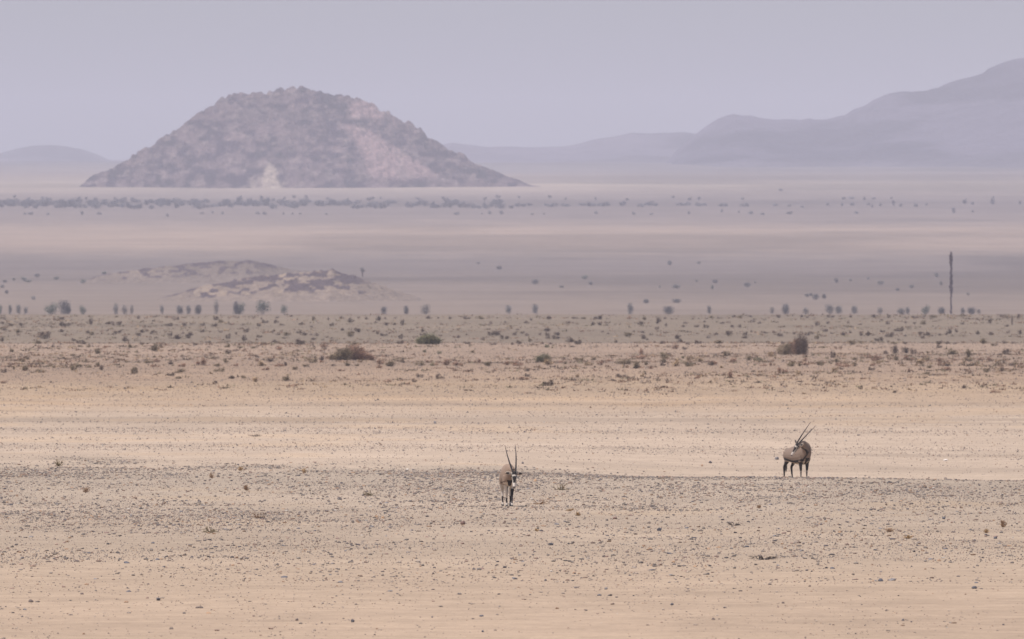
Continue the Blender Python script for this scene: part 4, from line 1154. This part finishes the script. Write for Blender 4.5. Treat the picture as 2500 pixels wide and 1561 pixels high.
    if pose.get('shade') is not None: col = np.where(col[:, :1] > .3, col * .82, np.where(col[:, :1] > .1, col * pose['shade'], col))
    a = me.attributes.new('coat', 'FLOAT_COLOR', 'POINT')
    c4 = np.ones((nv, 4), np.float32); c4[:, :3] = col
    a.data.foreach_set('color', c4.ravel())
    me.materials.clear(); me.materials.append(oryx_mat)
    me.polygons.foreach_set('use_smooth', np.ones(len(me.polygons), bool))
    link('body', me, root)
    # horns: long, slim, ringed below
    hdir = unit(pose['horn_dir']); hdir2 = unit(pose.get('horn_dir2', pose['horn_dir']))
    for s, hd_ in ((-1, hdir), (1, hdir2)):
        base = hd0 + hs * .036 * s + hup * .055 + hx * .02
        L = pose['horn_len']; rings = []
        bend = hs * s * pose['spread']
        for i in range(46):
            t = i / 45
            c = base + hd_ * L * t + bend * math.sin(t * 2.6) * .5 + unit(pose['horn_curve']) * .05 * t * t
            rr = .0225 * (1 - t) ** .75 + .0035
            if t < .55: rr *= 1 + .08 * (i % 2)
            tt = unit(hd_); uu = unit(np.cross(tt, v3((.3, .8, .1)))); ww = np.cross(tt, uu)
            rings.append(ring(c, uu * rr, ww * rr, 8))
        V, T = loft(rings)
        link('horn', mesh_np('horn', V, T, [horn_mat], smooth_shade=True), root)
        # ear: a cupped leaf, dark inside
        eb = hd0 + hs * .060 * s + hx * .035 + hup * .0
        ed = unit(hs * s * pose['ear'][0] + v3(pose['ear'][1])); en = unit(hup * .8 + hx * .35); en = unit(en - ed * (en @ ed)); ew = np.cross(ed, en)
        rings = []
        for i in range(9):
            t = i / 8
            w = .048 * math.sin(math.pi * (.12 + .86 * t)) ** .8 + .006
            q = ring(eb + ed * .20 * t, en * .010, ew * w, 12)
            rings.append(q + en * (-.012 * math.sin(math.pi * t)))
        V, T = loft(rings)
        m2 = mesh_np('ear', V, T, [ear_mat, earin_mat], smooth_shade=True)
        cen = V[T].mean(1); nrm = np.cross(V[T[:, 1]] - V[T[:, 0]], V[T[:, 2]] - V[T[:, 0]])
        tt = (cen - eb) @ ed / .20; ws = np.abs((cen - eb) @ ew)
        inside = (((cen - eb) @ en + .012 * np.sin(np.pi * np.clip(tt, 0, 1))) > .002) & (tt > .38) & (tt < .82) & (ws < .021)
        m2.polygons.foreach_set('material_index', inside.astype(np.int32))
        link('ear', m2, root)
        # eye
        e0 = hd0 + hx * .27 * HL + hs * .068 * s + hup * .035
        ev = ICO_V * .016 + e0
        link('eye', mesh_np('eye', ev, ICO_T, [eye_mat], smooth_shade=True), root)
    # tail with a long black switch
    t0 = v3((-.69, 0, 1.0))
    pts = interp_path([(-.67, 0, 1.03, .028), (-.73, .0, .95, .022), (-.745, .01, .80, .018), (-.74, .015, .68, .018)], 14)
    V, T = loft([ring(q[:3], v3((q[3], 0, 0)), v3((0, q[3], 0)), 8) for q in pts])
    ta = link('tail', mesh_np('tail', V, T, [ear_mat], smooth_shade=True), root)
    pts = interp_path([(-.74, .015, .70, .018), (-.745, .02, .58, .045), (-.735, .02, .45, .05), (-.72, .015, .32, .028), (-.715, .01, .25, .006)], 16)
    V, T = loft([ring(q[:3], v3((q[3], 0, 0)), v3((0, q[3] * .8, 0)), 10) * 1.0 for q in pts])
    V = V + rng.normal(0, .004, V.shape)
    link('tail_tuft', mesh_np('tail_tuft', V, T, [hoof_mat]), ta)
    return root

# near one: walking at the camera, head low, horns up
a_ = R(5)
dirv = (math.sin(a_), -math.cos(a_))
x, y, z = ground_at(1241, 1236.5)
# local +x is forward; local left (+y) is the viewer's right
make_oryx('nearer oryx facing the camera with head low and horns upright', math.atan2(dirv[1], dirv[0]), (x, y, z),
          dict(neck=[(.40, 0, .95, .25, .15), (.55, .02, .98, .195, .12), (.72, .045, 1.00, .145, .10), (.86, .065, 1.00, .115, .085), (.95, .075, .985, .09, .075)],
               poll=(.97, .078, .965), muzzle=(1.12, .065, .535), face_up=(1, 0, .35), horn_dir=(-.16, -.015, .98), horn_dir2=(-.16, -.245, .95), horn_len=.80, spread=.055,
               horn_curve=(-1, 0, 0), ear=(1.0, (0, 0, .06)), girth=.84, band=.012, fore_y=.042,
               step=dict(fl=.10, fr=-.08, hl=-.10, hr=.08), legs=dict(fl=(.18, .50), fr=(.11, .24), hl=(.18, .27), hr=(.18, .27))))

# far one: three quarters on, head turned back over its flank
b_ = R(57)
dirv = (math.cos(b_), -math.sin(b_))
x, y, z = ground_at(1949, 1163.5, 385)
y = 398.0; x = (1949 - CX) / F * y; z = float(height(x, y))
make_oryx('farther oryx behind the gravel edge with head turned back over its flank', math.atan2(dirv[1], dirv[0]), (x, y, z),
          dict(neck=[(.38, -.01, .94, .25, .155), (.52, -.07, 1.05, .20, .125), (.61, -.17, 1.13, .155, .105), (.635, -.28, 1.18, .12, .09), (.62, -.37, 1.19, .095, .078)],
               poll=(.60, -.40, 1.185), muzzle=(.50, -.61, .80), face_up=(.25, -.95, .35), horn_dir=(.55, .41, .74), horn_dir2=(.44, .33, .84), horn_len=.90, spread=.012,
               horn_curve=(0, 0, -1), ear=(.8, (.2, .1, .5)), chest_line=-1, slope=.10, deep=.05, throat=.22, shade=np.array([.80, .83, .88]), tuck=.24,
               step=dict(fl=.02, fr=.0, hl=.06, hr=-.06), legs=dict(fl=(.33, .60), fr=(.31, .60), hl=(.20, .60), hr=(.12, .60)))).scale = (1.09, 1.09, 1.09)
